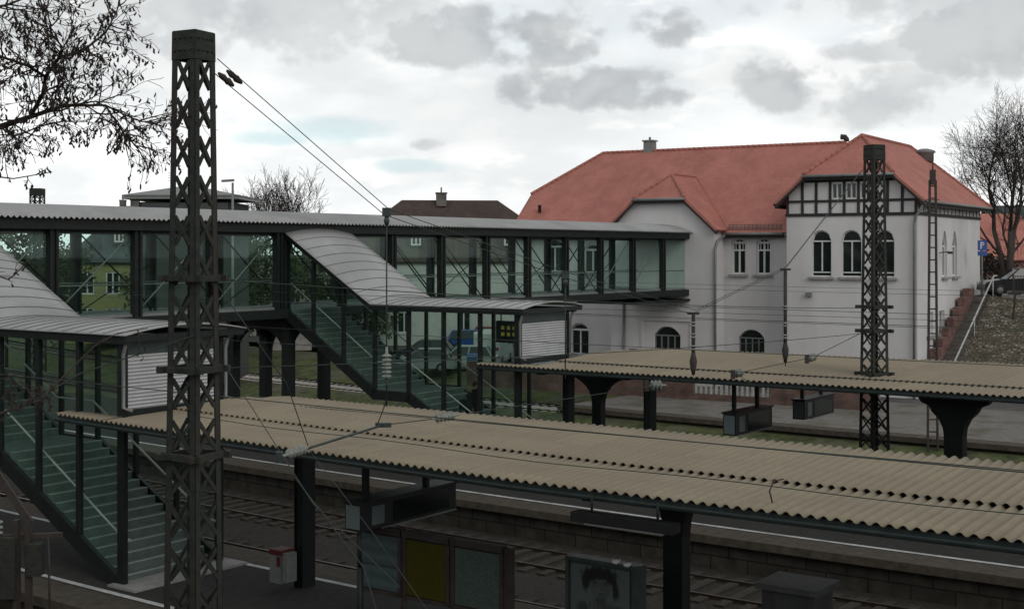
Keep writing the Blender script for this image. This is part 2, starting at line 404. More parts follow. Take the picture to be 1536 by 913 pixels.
# ------------------------------------------------------------------ platform canopies
def canopy(label, nf, ns, nb, s0, s1, zf, zs, zb, notch, cols, sL, pitch=.177):
    """nf, ns, nb: callables s->n of front edge, lap line and back edge"""
    root = thing('platform_canopy', T(s0 + 5, (nf(s0) + nb(s0)) / 2, 0), label, 'canopy', 'platform canopies')
    A = .026
    def sheet(na, nb_, za, zb_, e0, e1, rows, ph=0., cut=0.):
        b = MB(); k = int((e1 - e0) / pitch * 8); rr = []; uvr = []
        for i in range(rows + 1):
            f = i / rows; row = []
            for j in range(k + 1):
                s = min(e0 + j * pitch / 8, e1 - cut * max(0, f - .72) / .28)
                c = math.cos(2 * math.pi * s / pitch + ph); w = A * (c * abs(c) ** -.15 if abs(c) > 1e-6 else 0)
                row.append(T(s, na(s) + (nb_(s) - na(s)) * f, za + (zb_ - za) * f + w))
            rr.append(row); uvr.append([(e0 + 60 + j * pitch / 8, na(e0) + (nb_(e0) - na(e0)) * f + 7.3) for j in range(k + 1)])
        b.smooth = True; b.grid(rr, uvr); return b
    o = sheet(nf, lambda s: ns(s) + .12, zf, zs, s0, s1, 5, math.pi).build('roof_sheet', M['cement'], root, recalc=False)
    o2 = sheet(ns, nb, zs + .034, zb, s0, s1, 9, 0., 1.15).build('roof_sheet', M['cement'], root, recalc=False)
    o3 = sheet(nf, lambda s: notch, zf, zf + .02, s1, sL, 2, math.pi).build('roof_sheet', M['cement'], root, recalc=False)
    for x in (o, o2, o3):
        md = x.modifiers.new('thick', 'SOLIDIFY'); md.thickness = .009; md.offset = -1
    # fascia, gutters, purlins
    b = MB()
    k = 60
    for (fn, z0, z1, th) in ((lambda s: nf(s) + .10, zf - .165, zf - .035, .05),):
        rows = []
        for i in range(k + 1):
            s = s0 + (sL - s0) * i / k; n = fn(s)
            rows.append([T(s, n, z0), T(s, n, z1), T(s, n + th, z1), T(s, n + th, z0), T(s, n, z0)])
        b.grid(rows)
    b.build('front_fascia', M['fascia'], root)
    b = MB(); rows = []
    for i in range(k + 1):
        s = s0 + (s1 - s0) * i / k; n = nb(s) - .14
        rows.append([T(s, n, zb - .26), T(s, n, zb - .04), T(s, n + .05, zb - .04), T(s, n + .05, zb - .26), T(s, n, zb - .26)])
    b.grid(rows); b.build('back_fascia', M['fascia'], root)
    b = MB(); rows = []
    for i in range(k + 1):                                   # half-round gutter lip
        s = s0 + (sL - s0) * i / k; n = nf(s) + .03
        rows.append([T(s, n + .06 * math.cos(a), zf - .10 + .06 * math.sin(a)) for a in [math.pi + j * math.pi / 6 for j in range(7)]])
    b.smooth = True; b.grid(rows); o = b.build('gutter', M['fascia'], root, recalc=False)
    b = MB()
    for f in (.12, .3, .5, .72, .92):
        rows = []
        for i in range(k + 1):
            s = s0 + (s1 - s0) * i / k; n = nf(s) + (nb(s) - nf(s)) * f; z = (zf + (zs - zf) * f / .4 if f < .4 else zs + (zb - zs) * (f - .4) / .6) - .05
            rows.append([T(s, n - .04, z - .12), T(s, n - .04, z), T(s, n + .04, z), T(s, n + .04, z - .12), T(s, n - .04, z - .12)])
        b.grid(rows)
    b.build('purlin', M['steel'], root)
    # clips and cable along the sheets
    for (s, n, flare, w) in cols:
        t = Tt(s); nn = Tn(s)
        top = zf - .18
        b = MB()
        if flare:
            big = flare > .8; hw = w / 2
            pr = [(hw, 0), (hw, 2.15), (hw * 1.12, 2.35), (hw * 1.45 + .03, 2.58), (hw * 1.9 + .1, 2.76), (.66, 2.92), (.86, 3.0), (.95, 3.12), (1.0, top)] if big else [(hw, 0), (hw, 2.35), (hw * 1.15, 2.58), (hw * 1.4, 2.74), (hw * 2.2, 2.95), (hw * 3.6, 3.12), (hw * 4.6, top)]
            for (h0, z0), (h1, z1) in zip(pr, pr[1:]):
                p, q = T(s, n, z0), T(s, n, z1); d0 = w / 2 * .8
                b.hexa([p - t * h0 - nn * d0, p + t * h0 - nn * d0, p + t * h0 + nn * d0, p - t * h0 + nn * d0],
                       [q - t * h1 - nn * d0, q + t * h1 - nn * d0, q + t * h1 + nn * d0, q - t * h1 + nn * d0])
        else:
            p = T(s, n, 0)
            b.box(p + Z * top / 2, nn * w / 2, t * w * .32, Z * top / 2)
            for k2 in (-1, 1): b.box(p + t * k2 * w * .38 + Z * top / 2, nn * w * .62, t * .012, Z * top / 2)
        b.build('column', M['steel'], root)
        b = MB(); a_, c_ = T(s, nf(s) + .2, zf - .14), T(s, nb(s) - .2, zb - .16); m_ = T(s, n, zs - .17)
        b.bar(a_, m_, .16, .16); b.bar(m_, c_, .16, .16); b.build('cross_beam', M['steel'], root)
    return root
lerp = lambda a, b_, f: a + (b_ - a) * max(0, min(1, f))
nfN = lambda s: lerp(-2.72, -1.95, (s - -2) / 13)
nsN = lambda s: lerp(-.86, -.15, (s - -3) / 13)
nbN = lambda s: 2.2
sc1, nc1 = Tinv(-4.4, 28.3)
s15, n15 = Tinv(ray(1015, 22.4), 22.4)
nearcan = canopy('beige corrugated canopy in the foreground over the near platform', nfN, nsN, nbN, -32, 9.1, 3.55, 3.6, 3.75, -1.5,
                 [(sc1, nc1, 0, .3), (s15, n15, .55, .36), (s15 - 9, n15, .55, .36), (s15 - 18, n15, .55, .36)], 10.95)
nfF = lambda s: 13.35 + lerp(.35, -.05, (s - -2) / 12)
nsF = lambda s: nfF(s) + 1.5
nbF = lambda s: lerp(19.9, 19.2, (s + 2) / 12)
cF = []
for px, n_, fl, w_ in ((853, 15.0, 0, .26), (898, 16.8, 1.0, .34), (975, 15.0, 0, .28), (1433, 16.6, 1.3, .5)):
    q = (px - 768) / F; Y = 40.
    for _ in range(20):
        s_, nn_ = Tinv(q * Y, Y); Y += (n_ - nn_) / .9
    s_, nn_ = Tinv(q * Y, Y); cF.append((s_, n_, fl, w_))
cF += [(cF[-1][0] - 12, 16.6, 1.3, .5), (cF[-1][0] - 24, 16.6, 1.3, .5)]
farcan = canopy('beige corrugated canopy over the middle platform in front of the white building', nfF, nsF, nbF, -32, 9.6, 3.58, 3.62, 3.85, 13.85, cF, 11.6)

# ------------------------------------------------------------------ footbridge
BA = R_(35.6); Bv = V((math.sin(BA), math.cos(BA), 0)); Lv = V((-math.cos(BA), math.sin(BA), 0))   # along the bridge / along the stairs (uphill)
B0 = V((-7.9, 46.9, 0)); BW = 3.0
ZB0, ZB1, ZE = 4.74, 5.05, 8.06
T0, T1 = -24.25, 29.95
def BP(t, l, z): return B0 + Bv * t + Lv * l + Z * z
root = thing('footbridge', BP(0, 1.5, 0), 'long glazed dark steel footbridge with grey barrel roof leading to the white building', 'footbridge')
def barrel(mb, P, w0, w1, a0, a1, ze, rise, rows, pitch, amp, sub=6):
    k = int(abs(a1 - a0) / (pitch / sub)); rr = []
    for i in range(rows + 1):
        f = i / rows; l = w0 + (w1 - w0) * f; zz = ze + rise * (1 - (2 * f - 1) ** 2)
        rr.append([P(a0 + (a1 - a0) * j / k, l, zz + amp * math.cos(2 * math.pi * j / sub)) for j in range(k + 1)])
    mb.smooth = True; mb.grid(rr)
b = MB(); barrel(b, BP, -.42, BW + .42, T0, T1 + .5, ZE + .01, .42, 14, .19, .034)
o = b.build('roof', M['zinc'], root, recalc=False); md = o.modifiers.new('thick', 'SOLIDIFY'); md.thickness = .006; md.offset = -1
b = MB()                                                      # soffit and eaves beams
for l in (-.12, BW + .12):
    b.bar(BP(T0, l, ZE - .20), BP(T1, l, ZE - .20), .22, .26)
for l in (.1, BW - .1): b.bar(BP(T0, l, ZE - .36), BP(T1, l, ZE - .36), .10, .12)
for i in range(18):
    t = -18.72 + 3.04 * i - 2.5
    b.bar(BP(t, 0, ZE - .2), BP(t, BW, ZE - .2), .12, .16)
b.build('eaves_beam', M['steel'], root)
b = MB()
for l in (-.1, BW + .1):
    b.bar(BP(T0, l, (ZB0 + ZB1) / 2), BP(T1, l, (ZB0 + ZB1) / 2), .2, ZB1 - ZB0)
b.bar(BP(23.8, BW / 2, 4.5), BP(T1, BW / 2, 4.5), BW + .5, .12)
for i in range(38): b.bar(BP(T0 + i * 1.43, 0, ZB0 + .1), BP(T0 + i * 1.43, BW, ZB0 + .1), .1, .18)
b.build('floor_beam', M['steel'], root)
b = MB(); b.bar(BP(T0, BW / 2, ZB1 - .035), BP(T1, BW / 2, ZB1 - .035), BW - .02, .06); b.build('deck', M['deck'], root)
posts = [5.6 + 3.04 * k for k in range(-10, 9)]
posts = [t for t in posts if t < 29.9]
front_posts = [t for t in posts if not (.3 < t < 2.8)] + [-.12, 2.78, 29.85]
for l, ps in ((-.02, front_posts), (BW + .02, posts + [29.85])):
    for t in ps:
        b = MB()
        w = .2 if t != 29.85 else .12
        b.box(BP(t - .10, l, (ZB1 + ZE - .3) / 2), Bv * .045, Lv * .12, Z * (ZE - .3 - ZB1) / 2)
        b.box(BP(t + .10, l, (ZB1 + ZE - .3) / 2), Bv * .045, Lv * .12, Z * (ZE - .3 - ZB1) / 2)
        b.box(BP(t, l, (ZB1 + ZE - .3) / 2), Bv * .07, Lv * .06, Z * (ZE - .3 - ZB1) / 2)
        b.build('post', M['steel'], root)
# glass, one pane a bay
for l, ps in ((0.03, sorted(front_posts)), (BW - .03, sorted(posts + [29.85]))):
    for a, c in zip(ps, ps[1:]):
        if l < 1 and -.2 < a < 1: continue                   # doorway to the stairs
        if l < 1 and a < -14.5 and c > -18.4 and a < -15: continue
        if c - a < .4: continue
        b = MB(); b.poly([BP(a + .13, l, ZB1 + .06), BP(c - .13, l, ZB1 + .06), BP(c - .13, l, ZE - .42), BP(a + .13, l, ZE - .42)], .012)
        b.build('glass_pane', M['glass'], root)
b = MB()                                                      # sill frames
for l in (.03, BW - .03):
    b.bar(BP(T0, l, ZB1 + .04), BP(-.3, l, ZB1 + .04), .07, .08); b.bar(BP(2.9, l, ZB1 + .04), BP(T1, l, ZB1 + .04), .07, .08)
b.build('sill_frame', M['gutter'], root)
for l in (.14, BW - .14):
    b = MB()
    for z in (ZB1 + 1.0,):
        b.tube(BP(T0, l, z), BP(-.25 if l < 1 else T1, l, z), .024)
        if l < 1: b.tube(BP(2.9, l, z), BP(T1, l, z), .024)
    b.build('handrail', M['gutter'], root)
# tie rods
ps = sorted(posts)
for i, (a, c) in enumerate(zip(ps, ps[1:])):
    b = MB()
    right = a > 20
    b.tube(BP(a + .1, BW - .12, ZB1 + .1 if right else ZE - .45), BP(c - .1, BW - .12, ZE - .45 if right else ZB1 + .1), .03)
    if i % 2 == 0: b.tube(BP(a + .1, BW - .12, ZB1 + .1), BP(c - .1, BW - .12, ZB1 + 1.6), .02)
    b.build('tie_rod', M['steel'], root)
    if not (-.7 < a < 2.7) and (a > 2 or a < -3.2):
        b = MB(); b.tube(BP(a + .1, .12, ZB1 + .1 if (right or a < 0) else ZE - .45), BP(c - .1, .12, ZE - .45 if (right or a < 0) else ZB1 + .1), .026)
        b.build('tie_rod', M['gutter' if right or a < 0 else 'steel'], root)
# portal legs
for (t, l) in ((.15, .1), (1.95, .1), (.15, BW - .1), (1.75, BW - .1), (-15.2, .1), (-13.2, .1), (-15.2, BW - .1), (-13.2, BW - .1), (26.2, BW - .2), (26.2, .2)):
    if t > 20: continue
    b = MB(); b.box(BP(t, l, ZB0 / 2 + .01), Bv * .17, Lv * .17, Z * (ZB0 / 2 - .01)); b.build('leg', M['steel'], root)
def haunch(b, p, d, r, top, w):                               # quarter-round bracket under a beam
    side = d.cross(Z) * w / 2; k = 7
    for i in range(k):
        a0, a1 = math.pi / 2 * i / k, math.pi / 2 * (i + 1) / k
        x0, x1 = r * (1 - math.cos(a0)), r * (1 - math.cos(a1)); z0, z1 = -r + r * math.sin(a0), -r + r * math.sin(a1)
        q0, q1 = p + d * x0, p + d * x1
        lo0, lo1 = V((q0.x, q0.y, top + z0)), V((q1.x, q1.y, top + z1)); h0, h1 = V((q0.x, q0.y, top)), V((q1.x, q1.y, top))
        b.hexa([lo0 - side, lo0 + side, h0 + side, h0 - side], [lo1 - side, lo1 + side, h1 + side, h1 - side])
b = MB()
for l in (.1, BW - .1):
    haunch(b, BP(.32, l, 0), Bv, .74, ZB0 - .45, .16); haunch(b, BP(1.78 if l < 1 else 1.58, l, 0), -Bv, .66, ZB0 - .45, .16)
    b.bar(BP(-.1, l, ZB0 - .23), BP(2.4, l, ZB0 - .23), .2, .45)
for t in (.15, 1.85):
    haunch(b, BP(t, .27, 0), Lv, 1.0, ZB0 - .45, .16); haunch(b, BP(t, BW - .27, 0), -Lv, 1.0, ZB0 - .45, .16); b.bar(BP(t, .2, ZB0 - .24), BP(t, BW - .2, ZB0 - .24), .18, .42)
b.build('bracket', M['steel'], root)
# pendant lamp strips inside
b = MB()
for i in range(10): b.box(BP(-20 + i * 5.2, BW / 2, ZE - .1), Bv * .6, Lv * .06, Z * .04)
b.build('ceiling_lamp', M['louvre'], root)

# ------------------------------------------------------------------ covered stairs down to the platforms
def staircase(O, run, kink, label, zcan):
    O = V(O); W = 2.65
    def SP(t, w, z): return O + Lv * t + Bv * w + Z * z
    rt = thing('covered_staircase', SP(0, W / 2, 0), label, 'staircase', 'covered stairs from the footbridge')
    ze = 5.32; top = ZB1; l0, l1 = 4.38, 5.84; zl = 2.45
    sl = (top - zl) / (run - l1)
    def zf(t): return max(0, zl * t / l0) if t < l0 else (zl if t < l1 else zl + (t - l1) * sl)
    rsl = (7.86 - ze) / (run - kink)
    def zr(t): return ze if t < kink else ze + (t - kink) * rsl
    # barrel roof: flat part and rising part, seams every half metre
    b = MB(); rr = []; ts = [-.35 + (kink + .35) * i / 12 for i in range(13)] + [kink + (run - .15 - kink) * i / 10 for i in range(1, 11)]
    for t in ts: rr.append([SP(t, -.24 + (W + .78) * j / 12, zr(t) + .17 * (1 - (2 * j / 12 - 1) ** 2)) for j in range(13)])
    b.smooth = False; b.grid(rr); o = b.build('roof', M['zinc'], rt, recalc=False); md = o.modifiers.new('t', 'SOLIDIFY'); md.thickness = .03; md.offset = 0
    for p_ in o.data.polygons: p_.use_smooth = True
    b = MB(); t = -.1
    while t < run - .2:
        b.path([SP(t, -.235 + (W + .77) * j / 12, zr(t) + .018 + .17 * (1 - (2 * j / 12 - 1) ** 2)) for j in range(13)], .016, 4); t += .47
    b.build('roof_seam', M['zincseam'], rt)
    b = MB()                                                 # roof edge beams
    for w in (-.1, W + .1):
        b.bar(SP(-.3, w, ze - .11), SP(kink, w, ze - .11), .16, .16); b.bar(SP(kink, w, ze - .11), SP(run - .15, w, zr(run - .15) - .11), .16, .16)
    b.bar(SP(-.28, -.2, ze - .07), SP(-.28, W + .5, ze - .07), .06, .14)
    b.build('roof_beam', M['steel'], rt)
    b = MB()
    for w in (-.03, W + .03):
        b.bar(SP(0.05, w, -.02), SP(l0, w, zl - .12), .1, .34); b.bar(SP(l0 - .1, w, zl - .13), SP(l1 + .1, w, zl - .13), .1, .32); b.bar(SP(l1, w, zl - .12), SP(run - .1, w, top - .16), .1, .34)
    b.build('stringer', M['steel'], rt)
    b = MB(); n = 15                                          # lower flight
    for i in range(n):
        t0 = .12 + (l0 - .12) * i / n; t1 = .12 + (l0 - .12) * (i + 1) / n; z = zl * (i + 1) / n
        c = SP((t0 + t1) / 2, W / 2, z - .1); b.mi = 0; b.box(c, Lv * (t1 - t0) / 2, Bv * (W / 2 - .06), Z * .097)
        b.mi = 1; b.box(SP(t0 + .028, W / 2, z - .004), Lv * .03, Bv * (W / 2 - .07), Z * .008)
    b.mi = 0; b.box(SP((l0 + l1) / 2, W / 2, zl - .1), Lv * (l1 - l0) / 2, Bv * (W / 2 - .06), Z * .097)
    n = 16
    for i in range(n):
        t0 = l1 + (run - l1) * i / n; t1 = l1 + (run - l1) * (i + 1) / n; z = zl + (top - zl) * (i + 1) / n
        b.mi = 0; b.box(SP((t0 + t1) / 2, W / 2, z - .1), Lv * (t1 - t0) / 2, Bv * (W / 2 - .06), Z * .097)
        b.mi = 1; b.box(SP(t0 + .028, W / 2, z - .004), Lv * .03, Bv * (W / 2 - .07), Z * .008)
    b.build('steps', [M['stair'], M['stairnose']], rt)
    pts = [0, 1.46, 2.92, 4.38, 5.84, 7.25, 8.65, run - .05]
    for w in (-.02, W + .02):
        for i, t in enumerate(pts):
            b = MB(); z0 = -.02 if t < .1 else zf(t) - .2; z1 = zr(t) - .16; ww = .11 if i == 0 else .06
            if w > 1: ww *= .8
            b.box(SP(t, w, (z0 + z1) / 2), Lv * ww, Bv * .055, Z * (z1 - z0) / 2); b.build('post', M['steel'], rt)
        for a, c in zip(pts, pts[1:]):
            b = MB(); ll = [(a + .07, zf(a) + .14), (c - .06, zf(c) + .10)]
            if a < .1: ll = [(a + .12, .2), (c - .06, zf(c) + .10)]
            hi = [(c - .06, zr(c) - .2), (a + .07, zr(a) - .2)]
            if a < kink < c: hi = [(c - .06, zr(c) - .2), (kink, ze - .2), (a + .07, ze - .2)]
            b.poly([SP(t, w, z) for t, z in ll + hi], .012); b.build('glass_pane', M['glass'], rt)
    for w in (.12, W - .12):
        b = MB(); b.path([SP(-.1, w, .95), SP(.2, w, 1.0), SP(l0, w, zl + .95), SP(l1, w, zl + .95), SP(run - .1, w, top + .95)], .024, 8); b.build('handrail', M['handrail'], rt)
    # louvre over the doorway, with its surround
    b = MB(); z = zcan + .1
    while z < 4.86:
        b.bar(SP(-.03, .06, z), SP(-.03, W - .06, z), .06, .05, up=V((Lv * -1 + Z * 1.2))); z += .078
    b.build('louvre', M['louvre'], rt)
    b = MB(); b.box(SP(.05, W / 2, (zcan + 4.86) / 2), Lv * .02, Bv * (W / 2 - .07), Z * (4.86 - zcan) / 2); b.build('louvre_back', M['gutter'], rt)
    b = MB(); b.box(SP(-.005, W / 2, 5.04), Lv * .035, Bv * (W / 2 - .06), Z * .17); b.build('door_header', M['fascia'], rt); b = MB(); b.box(SP(-.005, W / 2, zcan - .02), Lv * .045, Bv * (W / 2 - .06), Z * .08); b.build('louvre_sill', M['steel'], rt)
    for w in (-.1, W + .1):
        b = MB(); b.path([SP(-.22, w - .05, ze - .1), SP(-.2, w, ze - .22), SP(-.13, w, ze - .42), SP(-.13, w, zcan + .12), SP(-.3, w + .1, zcan + .06)], .04, 8); b.build('downpipe', M['gutter'], rt)
    b = MB(); b.box(SP(-.25, W / 2, .02), Lv * .45, Bv * (W / 2 + .25), Z * .03); b.build('base_slab', M['sill'], rt)
    return SP
S2 = (.2, 41.0, 0)
SP2 = staircase(S2, 10.05, 5.88, 'glazed staircase from the footbridge down to the middle platform by the white building', 3.70)
SP1 = staircase((-8.25, 28.3, 0), 10.5, 5.62, 'glazed staircase at the left, coming down to the near platform behind the tall lattice mast', 3.66)

# departure board inside the end of the far stairs
d = thing('departure_board', SP2(.6, 1.2, 4.5), 'small dark departure board with yellow figures at the end of the far staircase', 'departure board')
b = MB(); b.box(SP2(.75, .6, 4.55), Lv * .5, Bv * .07, Z * .34); b.build('housing', M['black'], d)
b = MB()
for c_ in range(3):
    for r_ in range(2):
        p = SP2(.98 - c_ * .22, .525, 4.68 - r_ * .2); b.box(p, Lv * .06, Bv * .004, Z * .055)
b.build('figures', emis('yellow_figures', (.35, .28, .05), .12), d)
b = MB(); b.tube(SP2(1.1, .6, 4.85), SP2(1.1, .6, 5.3), .02); b.tube(SP2(.4, .6, 4.85), SP2(.4, .6, 5.3), .02); b.build('hanger', M['steel'], d)

# ------------------------------------------------------------------ lattice masts
def mast(P, z0, z1, wb, wt, label, plates, yaw=0., mod=.54, lwk=1., bw=.06, fill=.74, group='lattice catenary masts'):
    r = thing('lattice_mast', V((P[0], P[1], z0)), label, 'catenary mast', group)
    c0 = V((P[0], P[1], 0)); cs = [V((math.cos(yaw + a), math.sin(yaw + a), 0)) for a in (R_(-90), 0, R_(90), R_(180))]
    def C(i, z, k=1.0):
        f = (z - z0) / (z1 - z0); w = wb + (wt - wb) * f; return c0 + cs[i % 4] * (w * .7071 * k) + Z * z
    for i in range(4):                                       # angle-iron legs
        b = MB(); lw = .112 * lwk
        for sgn in (1, -1):
            d = (cs[(i + sgn) % 4] - cs[i]).normalized() * lw
            n_ = (cs[i] + cs[(i + sgn) % 4]).normalized() * .014
            A_, B_ = C(i, z0), C(i, z1 - .02)
            b.hexa([A_, A_ + d, A_ + d - n_, A_ - n_ * .99], [B_, B_ + d * .85, B_ + d * .85 - n_, B_ - n_ * .99])
        b.build('leg', M['mast'], r)
    b = MB(); z = z1 - .42
    n_mod = int((z1 - .5 - z0) / mod)
    for k in range(n_mod):
        zt = z1 - .40 - k * mod * (1 + .006 * k); zb_ = zt - mod * fill
        if zb_ < z0: break
        for i in range(4):
            j = i + 1; off = (cs[i] + cs[j % 4]).normalized() * .006
            e = .10
            p = lambda i_, j_, z_: C(i_, z_) + (C(j_, z_) - C(i_, z_)).normalized() * e
            b.bar(p(i, j, zt) - off, p(j, i, zb_) - off, .012, bw, up=Z); b.bar(p(j, i, zt) - off * 3, p(i, j, zb_) - off * 3, .012, bw, up=Z)
    b.build('lattice', M['mast'], r)
    b = MB()
    for i in range(4):
        j = i + 1; o_ = (cs[i] + cs[j % 4]).normalized() * .01
        b.poly([C(i, z1 - .40) + o_, C(j, z1 - .40) + o_, C(j, z1) + o_, C(i, z1) + o_], .014, o_.normalized())
        for q in range(4):
            for zz in (.1, .27):
                p = C(i, z1 - zz) + (C(j, z1 - zz) - C(i, z1 - zz)) * (.16 + .22 * q) + o_ * 1.2; b.tube(p, p + o_ * 1.6, .018, n=6)
    b.poly([C(i, z1 + .012) for i in range(4)], .012, Z)
    b.build('cap_plate', M['mast'], r)
    for z in plates:
        b = MB()
        for i in range(4):
            a_, c_ = C(i, z, 1.12), C(i + 1, z, 1.12); dd = (c_ - a_).normalized() * .12
            b.bar(a_ - dd, c_ + dd, .07, .09)
        dd = (C(1, z) - C(0, z)).normalized()
        b.build('collar', M['mast'], r)
    return r, C
LM = V((ray(290.5, 19), 19, 0)); RM = V((ray(1311.5, 36.5), 36.5, 0))
yawL = math.atan2(LM.y, LM.x) - math.pi / 2
m1, CL = mast(LM, -1.0, 10.2, .645, .415, 'tall dark lattice mast in the left foreground, in front of the platform', [zat(417, 19), zat(553, 19), zat(682, 19)], yawL + .06)
yawR = math.atan2(RM.y, RM.x) - math.pi / 2
m2, CR = mast(RM, -.0, 9.98, .62, .40, 'dark lattice mast rising through the far canopy in front of the half-timbered gable', [zat(460, 36.5), zat(496, 36.5), zat(560, 36.5), zat(577, 36.5)], yawR - .12, mod=.40, lwk=.85, bw=.045, fill=.86)
FM = (ray(56, 78), 78)
m3, CF_ = mast(FM, 0, zat(283, 78), .8, .66, 'small lattice mast top showing above the footbridge roof at the far left', [9], .7, mod=.6)
# fittings on the big mast
for z_ in (zat(417, 19), zat(553, 19)):
    b = MB(); p = LM + Z * z_; d_ = (RM - LM).normalized()
    b.bar(p - d_ * .42, p + d_ * .48, .1, .07); b.tube(p + d_ * .3 + Z * .05, p + d_ * .3 - Z * .28, .05); b.bar(p - V((.42, .05, 0)), p + V((.1, -.35, 0)), .05, .08)
    b.build('bracket', M['mast'], m1)
for z_ in (zat(460, 36.5), zat(496, 36.5)):
    b = MB(); p = RM + Z * z_; b.bar(p - V((.5, -.05, 0)), p + V((.5, .05, 0)), .12, .08); b.build('bracket', M['mast'], m2)

# slim ladder mast, far side
LQ = V((ray(1399, 50), 50, 0)); lm = thing('ladder_mast', LQ + Z * -.95, 'slim ladder-like steel mast in front of the right end of the white building', 'mast')
b = MB()
for k in (-1, 1): b.bar(LQ + V((k * .19, 0, -.95)), LQ + V((k * .11, 0, 9.75)), .07, .09, up=V((0, 1, 0)))
b.build('upright', M['rust'], lm)
b = MB(); z = -.6
while z < 9.6:
    w = .19 - .08 * (z + .95) / 10.7; b.bar(LQ + V((-w, 0, z)), LQ + V((w, 0, z)), .05, .05); z += .46
b.build('rungs', M['rust'], lm)
b = MB(); b.tube(LQ + Z * 9.6, LQ + Z * 10.75, .045, .012); b.box(LQ + Z * 9.85, (.09, 0, 0), (0, .09, 0), (0, 0, .28)); b.bar(LQ + V((-.25, 0, 9.0)), LQ + V((.25, 0, 9.0)), .03, .03); b.bar(LQ + V((-.3, 0, 8.55)), LQ + V((.3, 0, 8.55)), .03, .03); b.build('top_fitting', M['rust'], lm)

# switch pole in the lower left corner
Q = V((ray(34, 18.6), 18.6, 0)); sp = thing('switch_pole', Q + Z * -1, 'old switch pole with levers and insulators in the lower left corner', 'switch pole')
b = MB()
for k in (-1, 1): b.bar(Q + V((k * .085, 0, -1)), Q + V((k * .085, 0, 3.35)), .07, .12, up=V((0, 1, 0)))
b.build('pole', M['rust'], sp)
b = MB(); b.bar(Q + V((-.5, 0, 3.1)), Q + V((.52, .1, 3.12)), .06, .07); b.build('cross_arm', M['rust'], sp); b = MB(); b.bar(Q + V((-.1, 0, 1.95)), Q + V((.42, .05, 1.9)), .09, .09); b.build('cross_arm', M['rust'], sp); b = MB(); b.bar(Q + V((-.5, 0, 4.2)), Q + V((.1, .02, 3.3)), .07, .10); b.build('cross_arm', M['rust'], sp)
b = MB(); b.box(Q + V((.2, -.06, 2.82)), (.1, 0, 0), (0, .1, 0), (0, 0, .22)); b.box(Q + V((-.22, -.02, 2.7)), (.16, 0, 0), (0, .12, 0), (0, 0, .42)); b.build('switch_box', M['mast'], sp)
b = MB(); b.tube(Q + V((.34, .05, 3.1)), Q + V((.37, .05, 1.75)), .018); b.tube(Q + V((.37, .05, 2.0)), Q + V((.5, .05, 1.97)), .02); b.build('lever_rod', M['rust'], sp)
def insul(p, d, n=4, r=.09, gap=.075):
    b = MB(); d = V(d).normalized(); pr = [(.02, -.12), (.025, 0)]
    for i in range(n): pr += [(r * .35, gap * i), (r, gap * i + .012), (r * .9, gap * i + .03), (r * .35, gap * i + .05)]
    pr += [(.025, gap * n), (.02, gap * n + .1)]
    b.lathe(p, pr, 12, d); return b
insul(Q + V((-.35, 0, 3.15)), Z, 3, .08).build('insulator', M['porcelain'], sp)

# ------------------------------------------------------------------ overhead wires
def mplane(px):                                              # point on the line between the two big masts
    q = (px - 768) / F; d = RM - LM; t = (q * LM.y - LM.x) / (d.x - q * d.y); return LM + d * t
nodes = [(322, 84), (580, 318), (848, 412), (1040, 468), (1178, 402), (1297, 250)]
npt = [mplane(x) + Z * zat(y, mplane(x).y) for x, y in nodes]
npt[0] = CL(1, 9.75); npt[-1] = CR(3, 9.35)
sw = thing('span_wire', npt[1], 'pair of sagging cross-span cables between the tall left mast and the far canopy mast', 'overhead cable', 'overhead cables and contact wires')
off = V((.62, -.5, 0)).normalized() * .05
for k in (-1, 1):
    b = MB(); b.path([p + Z * (.09 * k if i in (0,) else .045 * k) + off * k for i, p in enumerate(npt)], .0075, 5); b.build('cable', M['wire'], sw)
dd = (npt[1] - npt[0]).normalized()
for k in (-1, 1):
    p = npt[0] + dd * (.32 + .09 * k) + Z * .07 * k
    b = MB(); b.lathe(p, [(.02, -.16), (.03, -.12), (.048, -.06), (.035, 0), (.055, .04), (.04, .1), (.02, .16)], 10, dd); b.build('insulator', M['rust'], sw)
for i in (1, 2):
    b = MB(); b.box(npt[i], (.07, 0, 0), (0, .05, 0), (0, 0, .07)); b.lathe(npt[i] - Z * .22, [(.03, 0), (.05, .08), (.03, .16)], 8); b.build('clamp', M['fascia'], sw)
# droppers with insulators
low = [5.02, 5.0, 4.75, 5.0]
lowpt = []
for i in range(1, 5):
    p = npt[i].copy(); zl_ = zat((600, 560, 556, 543)[i - 1], p.y); lowpt.append(V((p.x, p.y, zl_)))
    b = MB(); b.path([p - Z * .05, V((p.x, p.y, zl_ - .1))], .013, 5); b.build('dropper', M['wire'], sw)
for i, ys in ((0, (548, 566)), (2, (490, 507, 525)), (3, (465, 490, 508))):
    p = lowpt[i]
    for y in ys:
        insul(V((p.x, p.y, zat(y, p.y))), Z, 2 if i else 3, .075 if i else .085, .07).build('insulator', M['porcelain'], sw)
    if i > 1:
        b = MB(); b.path([V((p.x, p.y, zat(470 if i == 2 else 404, p.y))), V((p.x, p.y, p.z))], .045, 6); b.bar(V((p.x - .13, p.y, zat(470 if i == 2 else 404, p.y))), V((p.x + .13, p.y, zat(470 if i == 2 else 404, p.y))), .05, .05)
        b.lathe(V((p.x, p.y, zat(545 if i == 2 else 528, p.y))), [(.03, -.25), (.065, -.1), (.085, .05), (.05, .2), (.03, .3)], 8); b.build('insulator_rod', M['rust'], sw)
def cable(pts, r, label, cat='overhead cable', m='wire', n=5, group='overhead cables and contact wires', name='contact_wire'):
    b = MB(); b.path(pts, r, n); o = b.build(name, M[m]); return tag(o, label, cat, group)
